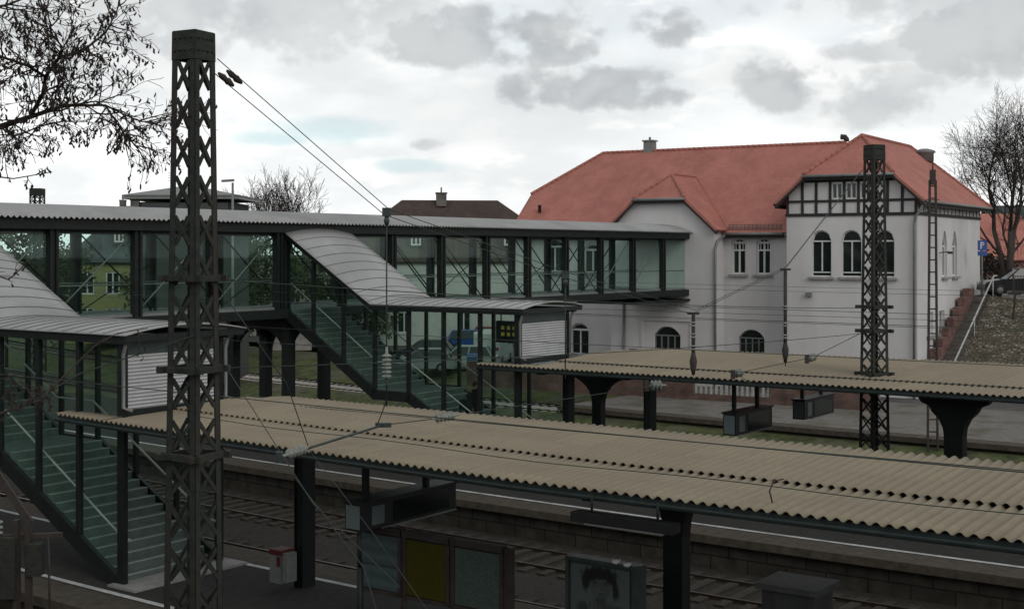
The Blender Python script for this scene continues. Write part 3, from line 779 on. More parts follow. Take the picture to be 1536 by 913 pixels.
# lower cross wires between the mast collars
for za, zb_, lab in ((zat(417, 19), zat(462, 36.5), 'upper straight cross wire between the two lattice masts'),
                     (zat(553, 19), zat(498, 36.5), 'lower straight cross wire between the two lattice masts')):
    a_ = V((LM.x, LM.y, za)); c_ = V((RM.x, RM.y, zb_)); 
    cable([a_ + (c_ - a_) * (k / 10) - Z * .12 * (1 - (k / 5 - 1) ** 2) for k in range(11)], .008, lab)
# wires along the tracks
wl = {4.2: 'first track behind the near platform', 8.7: 'track by the middle platform wall', 21.0: 'weedy track behind the middle platform', 25.6: 'grassy track by the gravel platform', -4.8: 'track in front of the near platform'}
for n_, w in wl.items():
    cable([T(s, n_ + .12 * math.sin(s * .13), 4.75) for s in range(-40, 95, 4)], .008, 'contact wire over the ' + w)
    if n_ > 0: cable([T(s, n_, 5.75 + .35 * ((s + 9) / 45.) ** 2 * (1 if abs(s + 9) < 60 else 1)) for s in range(-40, 60, 4)], .006, 'slack carrying cable over the ' + w)
# steady arms and insulator sets over the near canopy
def at(px, py, Y): return V((ray(px, Y), Y, zat(py, Y)))
def arm(p, q, label, ins, wireto=None):
    r = thing('steady_arm', p, label, 'steady arm', 'insulated steady arms')
    b = MB(); b.tube(p, q, .022); b.box(q, (.14, 0, 0), (0, .04, 0), (0, 0, .04)); b.build('tube', M['fascia'], r)
    d = (p - q).normalized(); insul(p + d * .1, d, ins, .085, .085).build('insulator', M['porcelain'], r)
    b = MB(); e = p + d * (.25 + ins * .085); b.box(e, (.05, 0, 0), (0, .05, 0), (0, 0, .09)); b.build('clamp', M['fascia'], r)
    return r
pA = at(462, 672, 22.0); pB = at(575, 637, 23.6)
arm(pA, pB, 'green steady arm with grey insulators hanging over the near canopy', 5)
q1 = lowpt[0]
cable([q1, pB + V((-.1, 0, .02))], .01, 'thin hanger wire above the end of the green steady arm', name='hanger_wire'); 
pC = at(640, 625, 24.5)
ri = thing('string_insulator', at(670, 624, 24.6), 'pale string insulator lying in a wire above the middle of the near canopy', 'insulator', 'string insulators')
d_ = (at(700, 620, 24.9) - at(650, 628, 24.4)).normalized(); insul(at(655, 627, 24.45), d_, 5, .085, .085).build('discs', M['porcelain'], ri)
cable([pB, at(650, 628, 24.4)], .009, 'short wire from the green steady arm to the pale string insulator')
cable([at(700, 620, 24.9), at(985, 578, 30.5), at(1012, 574, 31.2)], .010, 'wire climbing from the pale string insulator towards the far canopy edge')
for (px, py, Y, ins, lab) in ((985, 578, 30.5, 3, 'thick pale insulator hanging in front of the far canopy fascia'), (1108, 559, 35, 3, 'small pale insulator over the middle of the far canopy'), (1218, 536, 37, 3, 'small pale insulator over the far canopy left of the lattice mast')):
    r = thing('string_insulator', at(px, py, Y), lab, 'insulator', 'string insulators')
    dx = V((.75, .66, .12)) if px > 1000 else V((1, .3, 0)); insul(at(px, py, Y) - dx * .12, dx, ins, .13 if px < 1000 else .11, .09).build('discs', M['porcelain'], r)
    b = MB(); b.box(at(px, py, Y) - dx.normalized() * .24, (.05, 0, 0), (0, .05, 0), (0, 0, .12)); b.build('clamp', M['rust'], r)
cable([at(1130, 578, 33.6), at(1108, 559, 35) - V((.09, .08, 0)), at(1218, 536, 37), CR(3, zat(500, 36.5))], .010, 'wire over the far canopy ending at the lattice mast')
# guys falling from the left mast
cable([CL(1, zat(430, 19)), at(430, 575, 20), at(462, 668, 22.0)], .008, 'slanting guy wire from the tall mast to the green steady arm', name='guy_wire')
cable([at(340, 552, 20.2), at(470, 755, 18.0), at(600, 880, 16.8)], .007, 'long slanting guy wire crossing the near canopy edge', name='guy_wire')
cable([at(462, 672, 22), at(560, 800, 20), at(640, 913, 18.5)], .006, 'thin slanting wire running down in front of the poster boards', name='guy_wire')
cable([at(430, 700, 18.5), at(545, 850, 17.5), at(565, 915, 17)], .008, 'taut wire in front of the litter bin and the thin pole', name='guy_wire')
cable([at(0, 630, 17), at(120, 560, 18), CL(0, zat(500, 19))], .010, 'slanting wire from the left edge up to the tall mast', name='guy_wire')
# fixed cable over the near canopy
cable([T(s, nfN(s) + .9, 3.72 + .02 * math.sin(s)) for s in [x * .9 for x in range(-12, 9)]], .008, 'cable with small clips stretched over the near canopy')
cable([T(s, .6 + .1 * s, 3.86 - .02 * s) for s in range(-9, 8, 2)], .008, 'thin cable slanting across the near canopy sheets')

# ------------------------------------------------------------------ buildings
def arch_pts(ua, ub, zs, zb, kind, k=9):
    """crown line from (ua,zs) to (ub,zs); zs springing height, zb crown"""
    out = []
    for i in range(k + 1):
        f = i / k; u = ua + (ub - ua) * f
        if kind == 'point':
            z = zs + (zb - zs) * (1 - abs(2 * f - 1) ** 1.7)
        else:
            z = zs + (zb - zs) * math.sqrt(max(0, 1 - (2 * f - 1) ** 2)) if kind == 'round' else zs + (zb - zs) * (1 - abs(2 * f - 1) ** 2.4)
        out.append((u, z))
    return out
def spring(o):
    ua, ub, za, zb, kind = o
    return zb if kind == 'rect' else (zb - {'round': (ub - ua) / 2, 'seg': (ub - ua) * .30, 'point': (ub - ua) * .8}[kind])
def wall(mb, O, u, n, W, z0, z1, ops, rev=.2, usc=0.):
    O = V(O); P = lambda a, z, d=0.: O + u * a + Z * z - n * d
    us = sorted(set([0, W] + [x for o in ops for x in o[:2]])); zs = sorted(set([z0, z1] + [x for o in ops for x in o[2:4]]))
    for a, c in zip(us, us[1:]):
        for e, g_ in zip(zs, zs[1:]):
            mu, mz = (a + c) / 2, (e + g_) / 2
            if any(o[0] < mu < o[1] and o[2] < mz < o[3] for o in ops): continue
            mb.add([P(a, e), P(c, e), P(c, g_), P(a, g_)], [(0, 1, 2, 3)], [(a + usc, e), (c + usc, e), (c + usc, g_), (a + usc, g_)])
    for o in ops:
        ua, ub, za, zb, kind = o; sp = spring(o)
        mb.add([P(ua, za), P(ua, za, rev), P(ua, sp, rev), P(ua, sp)], [(0, 1, 2, 3)]); mb.add([P(ub, za), P(ub, sp), P(ub, sp, rev), P(ub, za, rev)], [(0, 1, 2, 3)])
        mb.add([P(ua, za), P(ub, za), P(ub, za, rev), P(ua, za, rev)], [(0, 1, 2, 3)])
        cr = arch_pts(ua, ub, sp, zb, kind) if kind != 'rect' else [(ua, zb), (ub, zb)]
        for (a, e), (c, g_) in zip(cr, cr[1:]):
            mb.add([P(a, e), P(c, g_), P(c, g_, rev), P(a, e, rev)], [(0, 1, 2, 3)])
            if kind != 'rect': mb.add([P(a, e), P(c, g_), P(c, zb), P(a, zb)], [(0, 1, 2, 3)])
def window(root, O, u, n, o, rev=.15, mull=1, trans=True, fr=.07, pm='pane', fm='winwhite', sill=True, low=None):
    O = V(O); P = lambda a, z, d=rev: O + u * a + Z * z - n * d
    ua, ub, za, zb, kind = o; sp = spring(o)
    b = MB()
    L_ = lambda p, q, w=fr: b.bar(p, q, w, .06, up=n)
    h = fr / 2
    L_(P(ua + h, za), P(ua + h, sp)); L_(P(ub - h, za), P(ub - h, sp)); L_(P(ua + fr, za + h), P(ub - fr, za + h))
    cr = arch_pts(ua + h, ub - h, sp, zb - h, kind) if kind != 'rect' else [(ua + fr, zb - h), (ub - fr, zb - h)]
    for (a, e), (c, g_) in zip(cr, cr[1:]): L_(P(a, e), P(c, g_))
    top = sp
    if trans: L_(P(ua + fr, sp - .02, rev - .01), P(ub - fr, sp - .02, rev - .01), fr * 1.2)
    if low: L_(P(ua + fr, za + low, rev - .01), P(ub - fr, za + low, rev - .01), fr)
    for i in range(mull):
        a = ua + (ub - ua) * (i + 1) / (mull + 1); L_(P(a, za + fr + (low or 0)), P(a, sp - fr), fr)
    f_ = b.build('window', M[fm], root)
    b = MB(); pts = [P(ua, za, rev + .03), P(ub, za, rev + .03)] + [P(a, z, rev + .03) for a, z in reversed(arch_pts(ua, ub, sp, zb, kind) if kind != 'rect' else [(ua, zb), (ub, zb)])]
    b.poly(pts, .01, n); b.build('pane', M[pm], f_)
    if sill:
        b = MB(); b.box(O + u * (ua + ub) / 2 + Z * (za - .07) + n * .05, u * ((ub - ua) / 2 + .14), n * .12, Z * .06); b.build('sill', M['sill'], f_)
    return f_

CB = V((19.55, 64.3, 0)); Ub = V((-.845, .534, 0)).normalized(); Vb = V((.534, .845, 0)).normalized()
def BB(u, v, z): return CB + Ub * u + Vb * v + Z * z
st = thing('station_building', BB(10, 6, 0), 'white station building with red tiled roof, half-timbered gable and arched windows', 'building')
nF = -Vb; G0 = -.9
b = MB()
opsR = [(c - .52, c + .52, 5.8, 8.12, 'round') for c in (1.62, 3.25, 4.78)]
wall(b, BB(0, 0, 0), Ub, nF, 6.6, G0, 8.86, opsR)
opsM = [(c - .40, c + .40, 5.86, 7.78, 'seg') for c in (8.36 - 6.6, 9.75 - 6.6)] + [(9.03 - 6.6 - .72, 9.03 - 6.6 + .72, 1.2, 2.95, 'seg')]
wall(b, BB(6.6, 1.3, 0), Ub, nF, 3.96, G0, 8.35, opsM)
opsG = [(13.3 - 10.56 - .78, 13.3 - 10.56 + .78, 1.2, 3.05, 'seg')]
wall(b, BB(10.56, 0, 0), Ub, nF, 6.14, G0, 8.2, opsG)
b.poly([BB(10.56, 0, 8.2), BB(16.74, 0, 8.2), BB(15.15, 0, 9.8), BB(12.15, 0, 9.8)])
opsL = [(21.1 - 16.7 - .7, 21.1 - 16.7 + .7, 5.86, 7.78, 'seg'), (18.6 - 16.7 - .55, 18.6 - 16.7 + .55, 5.86, 7.5, 'seg'), (19.4 - 16.7 - .6, 19.4 - 16.7 + .6, 1.2, 3.0, 'seg'), (22.3 - 16.7 - .6, 22.3 - 16.7 + .6, 1.2, 3.0, 'seg')]
wall(b, BB(16.7, 1.3, 0), Ub, nF, 7.0, G0, 8.35, opsL)
opsS = [(5.05 - .5, 5.05 + .5, 5.76, 8.15, 'point'), (7.1 - .5, 7.1 + .5, 5.76, 8.15, 'point'), (2.3 - .55, 2.3 + .55, 2.9, 4.05, 'rect'), (4.5 - .55, 4.5 + .55, 2.9, 4.05, 'rect')]
wall(b, BB(0, 0, 0), Vb, -Ub, 12.7, G0, 8.86, opsS)
for (u, v0, v1, z1) in ((6.6, 0, 1.3, 8.86), (10.56, 0, 1.3, 8.2), (16.7, 0, 1.3, 8.2)): b.poly([BB(u, v0, G0), BB(u, v1, G0), BB(u, v1, z1), BB(u, v0, z1)])
b.poly([BB(23.7, 1.3, G0), BB(23.7, 11.4, G0), BB(23.7, 11.4, 8.3), BB(23.7, 9.2, 10.35), BB(23.7, 3.5, 10.35), BB(23.7, 1.3, 8.3)])
b.poly([BB(0, 12.7, G0), BB(23.7, 12.6, G0), BB(23.7, 12.6, 8.0), BB(0, 12.7, 8.9)])
b.build('wall', M['plaster'], st)
for o in opsR: window(st, BB(0, 0, 0), Ub, nF, o, mull=1, low=.22, fr=.06)
for o in opsM[:2]:
    f_ = window(st, BB(6.6, 1.3, 0), Ub, nF, o, mull=1, fr=.09)
    uc = (o[0] + o[1]) / 2; b = MB(); zt = o[2] + (o[3] - o[2]) * .66
    b.bar(BB(6.6 + o[0] + .08, 1.3 + .13, zt), BB(6.6 + o[1] - .08, 1.3 + .13, zt), .09, .05, up=nF)
    for du in (-.2, 0, .2): b.bar(BB(6.6 + uc + du, 1.3 + .13, zt), BB(6.6 + uc + du, 1.3 + .13, o[3] - .08), .035, .04, up=nF)
    b.build('glazing_bar', M['winwhite'], f_)
window(st, BB(6.6, 1.3, 0), Ub, nF, opsM[2], mull=3, fr=.05, sill=False, fm='gutter'); window(st, BB(10.56, 0, 0), Ub, nF, opsG[0], mull=3, fr=.06, fm='gutter')
for o in opsL: window(st, BB(16.7, 1.3, 0), Ub, nF, o, mull=1, fr=.09)
for o in opsS[:2]: window(st, BB(0, 0, 0), Vb, -Ub, o, mull=1, fr=.09)
for o in opsS[2:]: window(st, BB(0, 0, 0), Vb, -Ub, o, mull=1, fr=.08, pm='pane2')
b = MB(); b.box(BB(13.3, -.045, 3.42), Ub * 1.5, Vb * .05, Z * .07); b.box(BB(14.75, -.03, 2.2), Ub * .10, Vb * .03, Z * 1.15); b.box(BB(11.85, -.03, 2.2), Ub * .10, Vb * .03, Z * 1.15); b.build('window_surround', M['plaster'], st)
# half-timbered gable
b = MB()
gz = lambda u: 12.95 - .9 * abs(u - 3.3) - .15
opw = [(c - .29, c + .29, 9.66, 10.5, 'rect') for c in (3.96 , 3.24, 2.52)]
wall(b, BB(.9, .0, 0), Ub, nF, 4.8, 8.86, 10.72, [(a - .9, c - .9, e, f, k) for a, c, e, f, k in opw], rev=.1)
b.poly([BB(0, 0, 8.86), BB(.9, 0, 8.86), BB(.9, 0, 10.6), BB(0, 0, 9.8)]); b.poly([BB(5.7, 0, 8.86), BB(6.6, 0, 8.86), BB(6.6, 0, 9.8), BB(5.7, 0, 10.6)])
b.poly([BB(0, 0, 8.86), BB(0, 12.7, 8.86), BB(0, 12.7, 9.75), BB(0, 0, 9.75)]); b.poly([BB(6.6, 0, 8.86), BB(6.6, 1.3, 8.86), BB(6.6, 1.3, 9.6), BB(6.6, 0, 9.6)])
b.build('gable_wall', M['plaster'], st)
for o in opw: window(st, BB(0, 0, 0), Ub, nF, o, rev=.03, mull=1, fr=.075, trans=False, sill=False)
b = MB(); e = -.022
us = [.06, .72, 1.44, 2.16, 2.88, 3.60, 4.32, 5.04, 5.76, 6.54]
for u in us: b.bar(BB(u, e, 8.9), BB(u, e, min(gz(u), 10.7)), .13, .06, up=Vb)
e2 = -.034
for z in (8.9, 9.58): b.bar(BB(-.02, e2, z), BB(6.62, e2, z), .15 if z < 9 else .12, .06, up=Vb)
b.bar(BB(1.0, e2, 10.58), BB(5.6, e2, 10.58), .12, .06, up=Vb)
b.bar(BB(-.02 - .022, -.05, 8.9), BB(-.042, 12.72, 8.9), .06, .14)
for i in range(17): b.bar(BB(-.012, .3 + i * .77, 8.96), BB(-.012, .3 + i * .77, 9.7), .055, .03, up=Ub)
b.bar(BB(6.64, -.02, 8.9), BB(6.64, 1.3, 8.9), .06, .14)
b.build('timber_frame', M['timber'], st)
# roofs
def slope(mb, pts, ax, th=.12):
    pts = [V(p) for p in pts]; n_ = V((0, 0, 0))
    for i in range(len(pts)): n_ += pts[i].cross(pts[(i + 1) % len(pts)])
    n_.normalize()
    if n_.z < 0: n_ = -n_; pts = pts[::-1]
    a = V(ax) - n_ * n_.dot(ax); a.normalize(); c = n_.cross(a)
    uv = [(p.dot(a), p.dot(c)) for p in pts]; k = len(pts); lo = [p - n_ * th for p in pts]
    mb.add(pts + lo, [tuple(range(k)), tuple(range(2 * k - 1, k - 1, -1))] + [(i, i + k, (i + 1) % k + k, (i + 1) % k) for i in range(k)], uv + uv)
b = MB(); t_ = 13.0
slope(b, [BB(3.3, .85, 8.05), BB(24.0, .85, 8.05), BB(24.0, 3.54, 10.47), BB(20.6, 6.35, t_), BB(3.3, 6.35, t_)], Ub)
slope(b, [BB(3.3, 11.85, 8.05), BB(24.0, 11.85, 8.05), BB(24.0, 9.16, 10.47), BB(20.6, 6.35, t_), BB(3.3, 6.35, t_)], Ub)
slope(b, [BB(24.0, 3.54, 10.47), BB(24.0, 9.16, 10.47), BB(20.6, 6.35, t_)], Vb)
rf = b.build('roof', M['tile'], st)
def ridge(mb, p, q, r=.11):
    p = V(p); q = V(q); d = q - p; n_ = int(d.length / .33)
    for i in range(n_): mb.path([p + d * (i / n_), p + d * ((i + 1.06) / n_)], [r, r * .82], 8, cap=True)
b = MB(); ridge(b, BB(5.6, 6.35, t_), BB(20.6, 6.35, t_)); ridge(b, BB(20.6, 6.35, t_), BB(24.0, 3.54, 10.5)); b.build('ridge_tiles', M['tile'], rf)
b = MB(); c_ = BB(17.55, 6.5, 13.2); c_ = c_ - Z * .12; b.box(c_, Ub * .30, Vb * .26, Z * .5); b.box(c_ + Z * .53, Ub * .37, Vb * .33, Z * .04); b.box(c_ + Z * .62, Ub * .05, Vb * .05, Z * .14)
for k in (-1, 1): b.box(c_ + Ub * .305 * k + Z * .1, Ub * .012, Vb * .05, Z * .4)
b.build('chimney', M['gutter'], rf)
b = MB()
for k in range(3): b.bar(BB(7.2, .95 + .04 * k, 8.28 + .09 * k), BB(10.2, .95 + .04 * k, 8.28 + .09 * k), .02, .03)
for i in range(14): b.bar(BB(7.3 + i * .22, .95, 8.18), BB(7.3 + i * .22, 1.03, 8.5), .03, .03)
b.build('snow_guard', M['brickold'], rf)
b = MB(); b.lathe(BB(22.6, 2.2, 9.35), [(.09, 0), (.09, .35), (.14, .36), (.05, .45)], 8); b.build('vent_pipe', M['rust'], rf)
b = MB(); tr = 12.95; ez = 9.52
slope(b, [BB(-.5, -.45, ez), BB(-.5, 13.1, ez), BB(3.3, 10.5, tr), BB(3.3, 1.86, tr), BB(1.03, -.45, 10.9)], Vb)
slope(b, [BB(7.1, -.45, ez), BB(7.1, 13.1, ez), BB(3.3, 10.5, tr), BB(3.3, 1.86, tr), BB(5.57, -.45, 10.9)], Vb)
slope(b, [BB(1.03, -.45, 10.9), BB(5.57, -.45, 10.9), BB(3.3, 1.86, tr)], Ub)
slope(b, [BB(-.5, 13.1, ez), BB(7.1, 13.1, ez), BB(3.3, 10.5, tr)], Ub)
r2 = b.build('roof', M['tile'], st)
b = MB(); ridge(b, BB(3.3, 1.86, tr), BB(3.3, 10.5, tr)); ridge(b, BB(3.3, 1.86, tr), BB(5.57, -.45, 10.93)); ridge(b, BB(3.3, 1.86, tr), BB(1.03, -.45, 10.93)); ridge(b, BB(3.3, 10.5, tr), BB(-.5, 13.1, ez + .03)); b.build('ridge_tiles', M['tile'], r2)
b = MB(); b.lathe(BB(2.6, 10.9, 12.1), [(.5, 0), (.5, .45), (.62, .5), (.55, .62), (.2, .72)], 14); b.build('roof_ventilator', M['gutter'], r2)
b = MB(); c_ = BB(5.6, 6.4, 13.05); b.path([c_, c_ + Z * .12, c_ + Z * .24 + Ub * .08, c_ + Z * .26 + Ub * .3], .15, 10); b.build('vent_cowl', M['rust'], r2)
b = MB(); tg = 11.26
slope(b, [BB(10.25, -.35, 8.2), BB(12.15, -.35, 9.91), BB(13.65, 1.3, tg), BB(13.65, 4.5, tg), BB(10.25, 1.05, 8.2)], Vb)
slope(b, [BB(17.05, -.35, 8.2), BB(15.15, -.35, 9.91), BB(13.65, 1.3, tg), BB(13.65, 4.5, tg), BB(17.05, 1.05, 8.2)], Vb)
slope(b, [BB(12.15, -.35, 9.91), BB(15.15, -.35, 9.91), BB(13.65, 1.3, tg)], Ub)
r3 = b.build('roof', M['tile'], st)
b = MB(); ridge(b, BB(13.65, 1.3, tg), BB(13.65, 4.3, tg), .09); ridge(b, BB(13.65, 1.3, tg), BB(12.15, -.35, 9.93), .09); ridge(b, BB(13.65, 1.3, tg), BB(15.15, -.35, 9.93), .09)
b.path([BB(13.65, 4.45, tg + .02), BB(10.25, 1.05, 8.22)], .035, 6); b.build('ridge_tiles', M['tile'], r3)
# verge boards, soffits
b = MB()
def verge(p, q): b.bar(V(p) - Z * .17, V(q) - Z * .17, .05, .22)
verge(BB(-.5, -.42, ez), BB(1.03, -.42, 10.9)); verge(BB(5.57, -.42, 10.9), BB(7.1, -.42, ez)); verge(BB(1.0, -.42, 10.9), BB(5.6, -.42, 10.9)); verge(BB(-.46, -.45, ez), BB(-.46, 13.0, ez)); verge(BB(7.06, -.4, ez), BB(7.06, 1.2, ez))
verge(BB(10.25, -.32, 8.2), BB(12.15, -.32, 9.91)); verge(BB(15.15, -.32, 9.91), BB(17.05, -.32, 8.2)); verge(BB(12.1, -.32, 9.91), BB(15.2, -.32, 9.91))
verge(BB(7.1, .9, 8.05), BB(10.3, .9, 8.05)); verge(BB(17.0, .9, 8.05), BB(24, .9, 8.05)); verge(BB(23.97, .85, 8.05), BB(23.97, 3.5, 10.47))
b.build('verge_board', M['timber'], st)
b = MB()
for (p, q) in ((BB(7.1, .78, 7.98), BB(10.3, .78, 7.98)), (BB(-.56, -.4, ez - .06), BB(-.56, 13, ez - .06)), (BB(17, .78, 7.98), BB(24, .78, 7.98)), (BB(1.0, -.52, 10.82), BB(5.6, -.52, 10.82)), (BB(12.1, -.42, 9.84), BB(15.2, -.42, 9.84))):
    b = MB(); b.path([p, q], .075, 8); b.build('gutter', M['gutter'], st)
for pts in ([BB(10.3, .78, 7.95), BB(10.42, .1, 7.6), BB(10.48, -.08, 7.2), BB(10.48, -.08, G0)], [BB(7.0, .8, 7.95), BB(6.75, 1.2, 7.7), BB(6.75, 1.2, 2.5)], [BB(-.5, -.4, ez - .1), BB(.05, -.12, 8.75), BB(.12, -.12, 8.4), BB(.12, -.12, G0)], [BB(15.9, -.08, 4.6), BB(15.9, -.08, G0)]):
    b = MB(); b.path(pts, .065, 8); b.build('downpipe', M['gutter'], st)
# small fixtures on the facade
for u, v, z in ((1.9, -.09, 5.05), (5.4, -.09, 4.9)):
    b = MB(); b.box(BB(u, v, z), Ub * .15, Vb * .1, Z * .1); b.build('wall_lamp', M['gutter'], st)
b = MB(); b.bar(BB(-.02, 4.0, 7.0), BB(-.5, 4.0, 7.05), .05, .05); b.box(BB(-.55, 4, 7.0), Ub * .12, Vb * .1, Z * .06); b.build('wall_lamp', M['rust'], st)

# old brick wall with balustrade in front of the building
w0 = BB(-1.0, -6.3, 0); bw = thing('brick_garden_wall', BB(8, -6.3, 0), 'low old brick wall along the gravel platform in front of the white building', 'wall')
b = MB()
for (a, c) in ((0, 5.0), (8.9, 22)): wall(b, BB(a, -6.3, 0), Ub, -Vb, c - a, -.05, 1.25, []); b.poly([BB(a, -6.3, 1.25), BB(c, -6.3, 1.25), BB(c, -5.95, 1.25), BB(a, -5.95, 1.25)]); b.poly([BB(a, -6.3, 0), BB(a, -5.95, 0), BB(a, -5.95, 1.25), BB(a, -6.3, 1.25)]); b.poly([BB(c, -6.3, 0), BB(c, -5.95, 0), BB(c, -5.95, 1.25), BB(c, -6.3, 1.25)])
wall(b, BB(5.0, -6.3, 0), Ub, -Vb, 3.9, -.05, .3, []); b.poly([BB(5, -6.3, .3), BB(8.9, -6.3, .3), BB(8.9, -5.95, .3), BB(5, -5.95, .3)])
b.build('brickwork', M['brickold'], bw)
b = MB()
for i in range(15): b.bar(BB(5.15 + i * .262, -6.15, .3), BB(5.15 + i * .262, -6.15, 1.15), .09, .12, up=Vb)
b.bar(BB(5, -6.15, 1.2), BB(8.9, -6.15, 1.2), .18, .1); b.build('balustrade', M['dirtywhite'], bw)

# steps, stone slope and street level on the right
b = MB(); rows = []
for i in range(30):
    u = -1.38 - i * 1.4
    rows.append([BB(u, v, z + .06 * math.sin(i * 2.1 + v * 3)) for v, z in ((.5, -1.0), (1.8, 1.1), (3.5, 1.95), (5.2, 2.85), (7, 3.75), (8.9, 4.62))])
b.smooth = True; b.grid(rows); sl_ = b.build('stone_slope', M['stone']); tag(sl_, 'rubble stone paved slope below the street at the right edge', 'embankment')
b = MB(); b.poly([BB(-.02, 9.4, 4.62), BB(-60, 9.4, 4.62), BB(-60, 90, 5.2), BB(-.02, 90, 5.2)]); b.poly([BB(-.02, 9.4, 4.62), BB(-60, 9.4, 4.62), BB(-60, 9.4, -1), BB(-.02, 9.4, -1)])
b.poly([BB(-.02, 9.4, -1), BB(-.02, 90, -1), BB(-.02, 90, 5.2), BB(-.02, 9.4, 4.62)]); struct(b, 'street', M['yard'])
b = MB(); b.box(BB(-30, 9.15, 4.68), Ub * 28, Vb * .25, Z * .14); struct(b, 'street_kerb', M['sill'])
ss = thing('brick_staircase', BB(-1.2, 5, 2.5), 'red brick outdoor steps climbing beside the white building to the street', 'steps')
b = MB(); n_ = 20
for i in range(n_):
    v = 1.2 + 8.2 * i / n_; z = .9 + 3.72 * (i + 1) / n_
    c_ = (z - .9 + 1.9) / 2; b.box(BB(-.95, v + .21, z - c_), Ub * .44, Vb * .205, Z * c_)
b.build('steps', M['brickold'], ss)
b = MB(); n_ = 8
for i in range(n_):
    v = .6 + 8.6 * i / n_; z = 1.35 + 3.75 * (i + 1) / n_
    wall(b, BB(-.16, v, 0), -Ub, -Vb, .34, -1, z, []); wall(b, BB(-.5, v, 0), Vb, -Ub, 1.076, -1, z, []); b.poly([BB(-.16, v, z), BB(-.5, v, z), BB(-.5, v + 1.075, z), BB(-.16, v + 1.075, z)])
b.build('stepped_parapet', M['brickred'], ss)
b = MB(); b.path([BB(-1.5, .9, 1.7), BB(-1.5, 9.3, 5.75)], .045, 8); b.path([BB(-1.5, 9.3, 5.75), BB(-1.5, 10.0, 5.75)], .045, 8)
for v, z in ((1.2, 1.85), (5, 3.7), (9.1, 5.65)): b.tube(BB(-1.5, v, z), BB(-1.5, v, z - 1.2), .03)
b.build('handrail', M['handrail'], ss)
# railings by the street
rl = thing('street_railing', BB(-5, 9.3, 4.8), 'dark iron railings at the top of the stone slope', 'railing')
b = MB()
for z in (4.95, 5.6, 5.75): b.bar(BB(-2.5, 9.25, z), BB(-5.4, 9.25, z), .04, .04)
for i in range(20): b.bar(BB(-2.6 - i * .145, 9.25, 4.82), BB(-2.6 - i * .145, 9.25, 5.75), .022, .022)
for i in (0, 1.45, 2.9): b.bar(BB(-2.5 - i, 9.25, 4.8), BB(-2.5 - i, 9.25, 5.9), .07, .07)
b.build('bars', M['rust'], rl)
for i, (u, v) in enumerate(((-3.0, 6.8), (-3.9, 6.6), (-7.2, 7.4))):
    o = MB(); z = 1.1 + (v - 1.8) / 7.1 * 3.5; o.bar(BB(u, v, z), BB(u - .1, v, z + 1.3), .09, .09); o.bar(BB(u - .4, v, z + 1.3), BB(u + .25, v, z + 1.3), .05, .06)
    tag(o.build('iron_post', M['rust']), ['left of two rusty iron posts by the handrail on the stone slope', 'right of two rusty iron posts by the handrail on the stone slope', 'lone rusty iron post standing near the top of the stone slope'][i], 'post', 'iron posts on the slope')
# parking sign
pz = BB(-2.35, 9.9, 4.62); ps_ = thing('parking_sign', pz, 'blue parking sign with a white P beside the corner of the white building', 'sign')
pz = V((ray(1473, pz.y), pz.y, 4.7)); zc = zat(368, pz.y)
b = MB(); b.tube(pz, V((pz.x, pz.y, zc + .3)), .04); b.build('pole', M['gutter'], ps_)
b = MB(); b.box((pz.x, pz.y - .06, zc), (.25, 0, 0), (0, .012, 0), (0, 0, .27)); b.box((pz.x, pz.y - .06, zc - .43), (.25, 0, 0), (0, .012, 0), (0, 0, .12)); b.mi = 1
pl = b.build('plate', flat('sign_blue', (.03, .08, .27), .5), ps_)
b = MB(); y_ = pz.y - .078; b.box((pz.x - .08, y_, zc), (.03, 0, 0), (0, .003, 0), (0, 0, .18))
pt = [(pz.x - .06 + .13 * math.cos(a), zc + .085 + .075 * math.sin(a)) for a in [-math.pi / 2 + math.pi * i / 8 for i in range(9)]]
for (a, c), (e, g_) in zip([(pz.x - .06, zc + .01)] + pt, pt + [(pz.x - .06, zc + .16)]):
    b.bar((a, y_ + .001, c), (e, y_ + .001, g_), .05, .006, up=V((0, 1, 0)))
b.build('letter', M['winwhite'], pl)

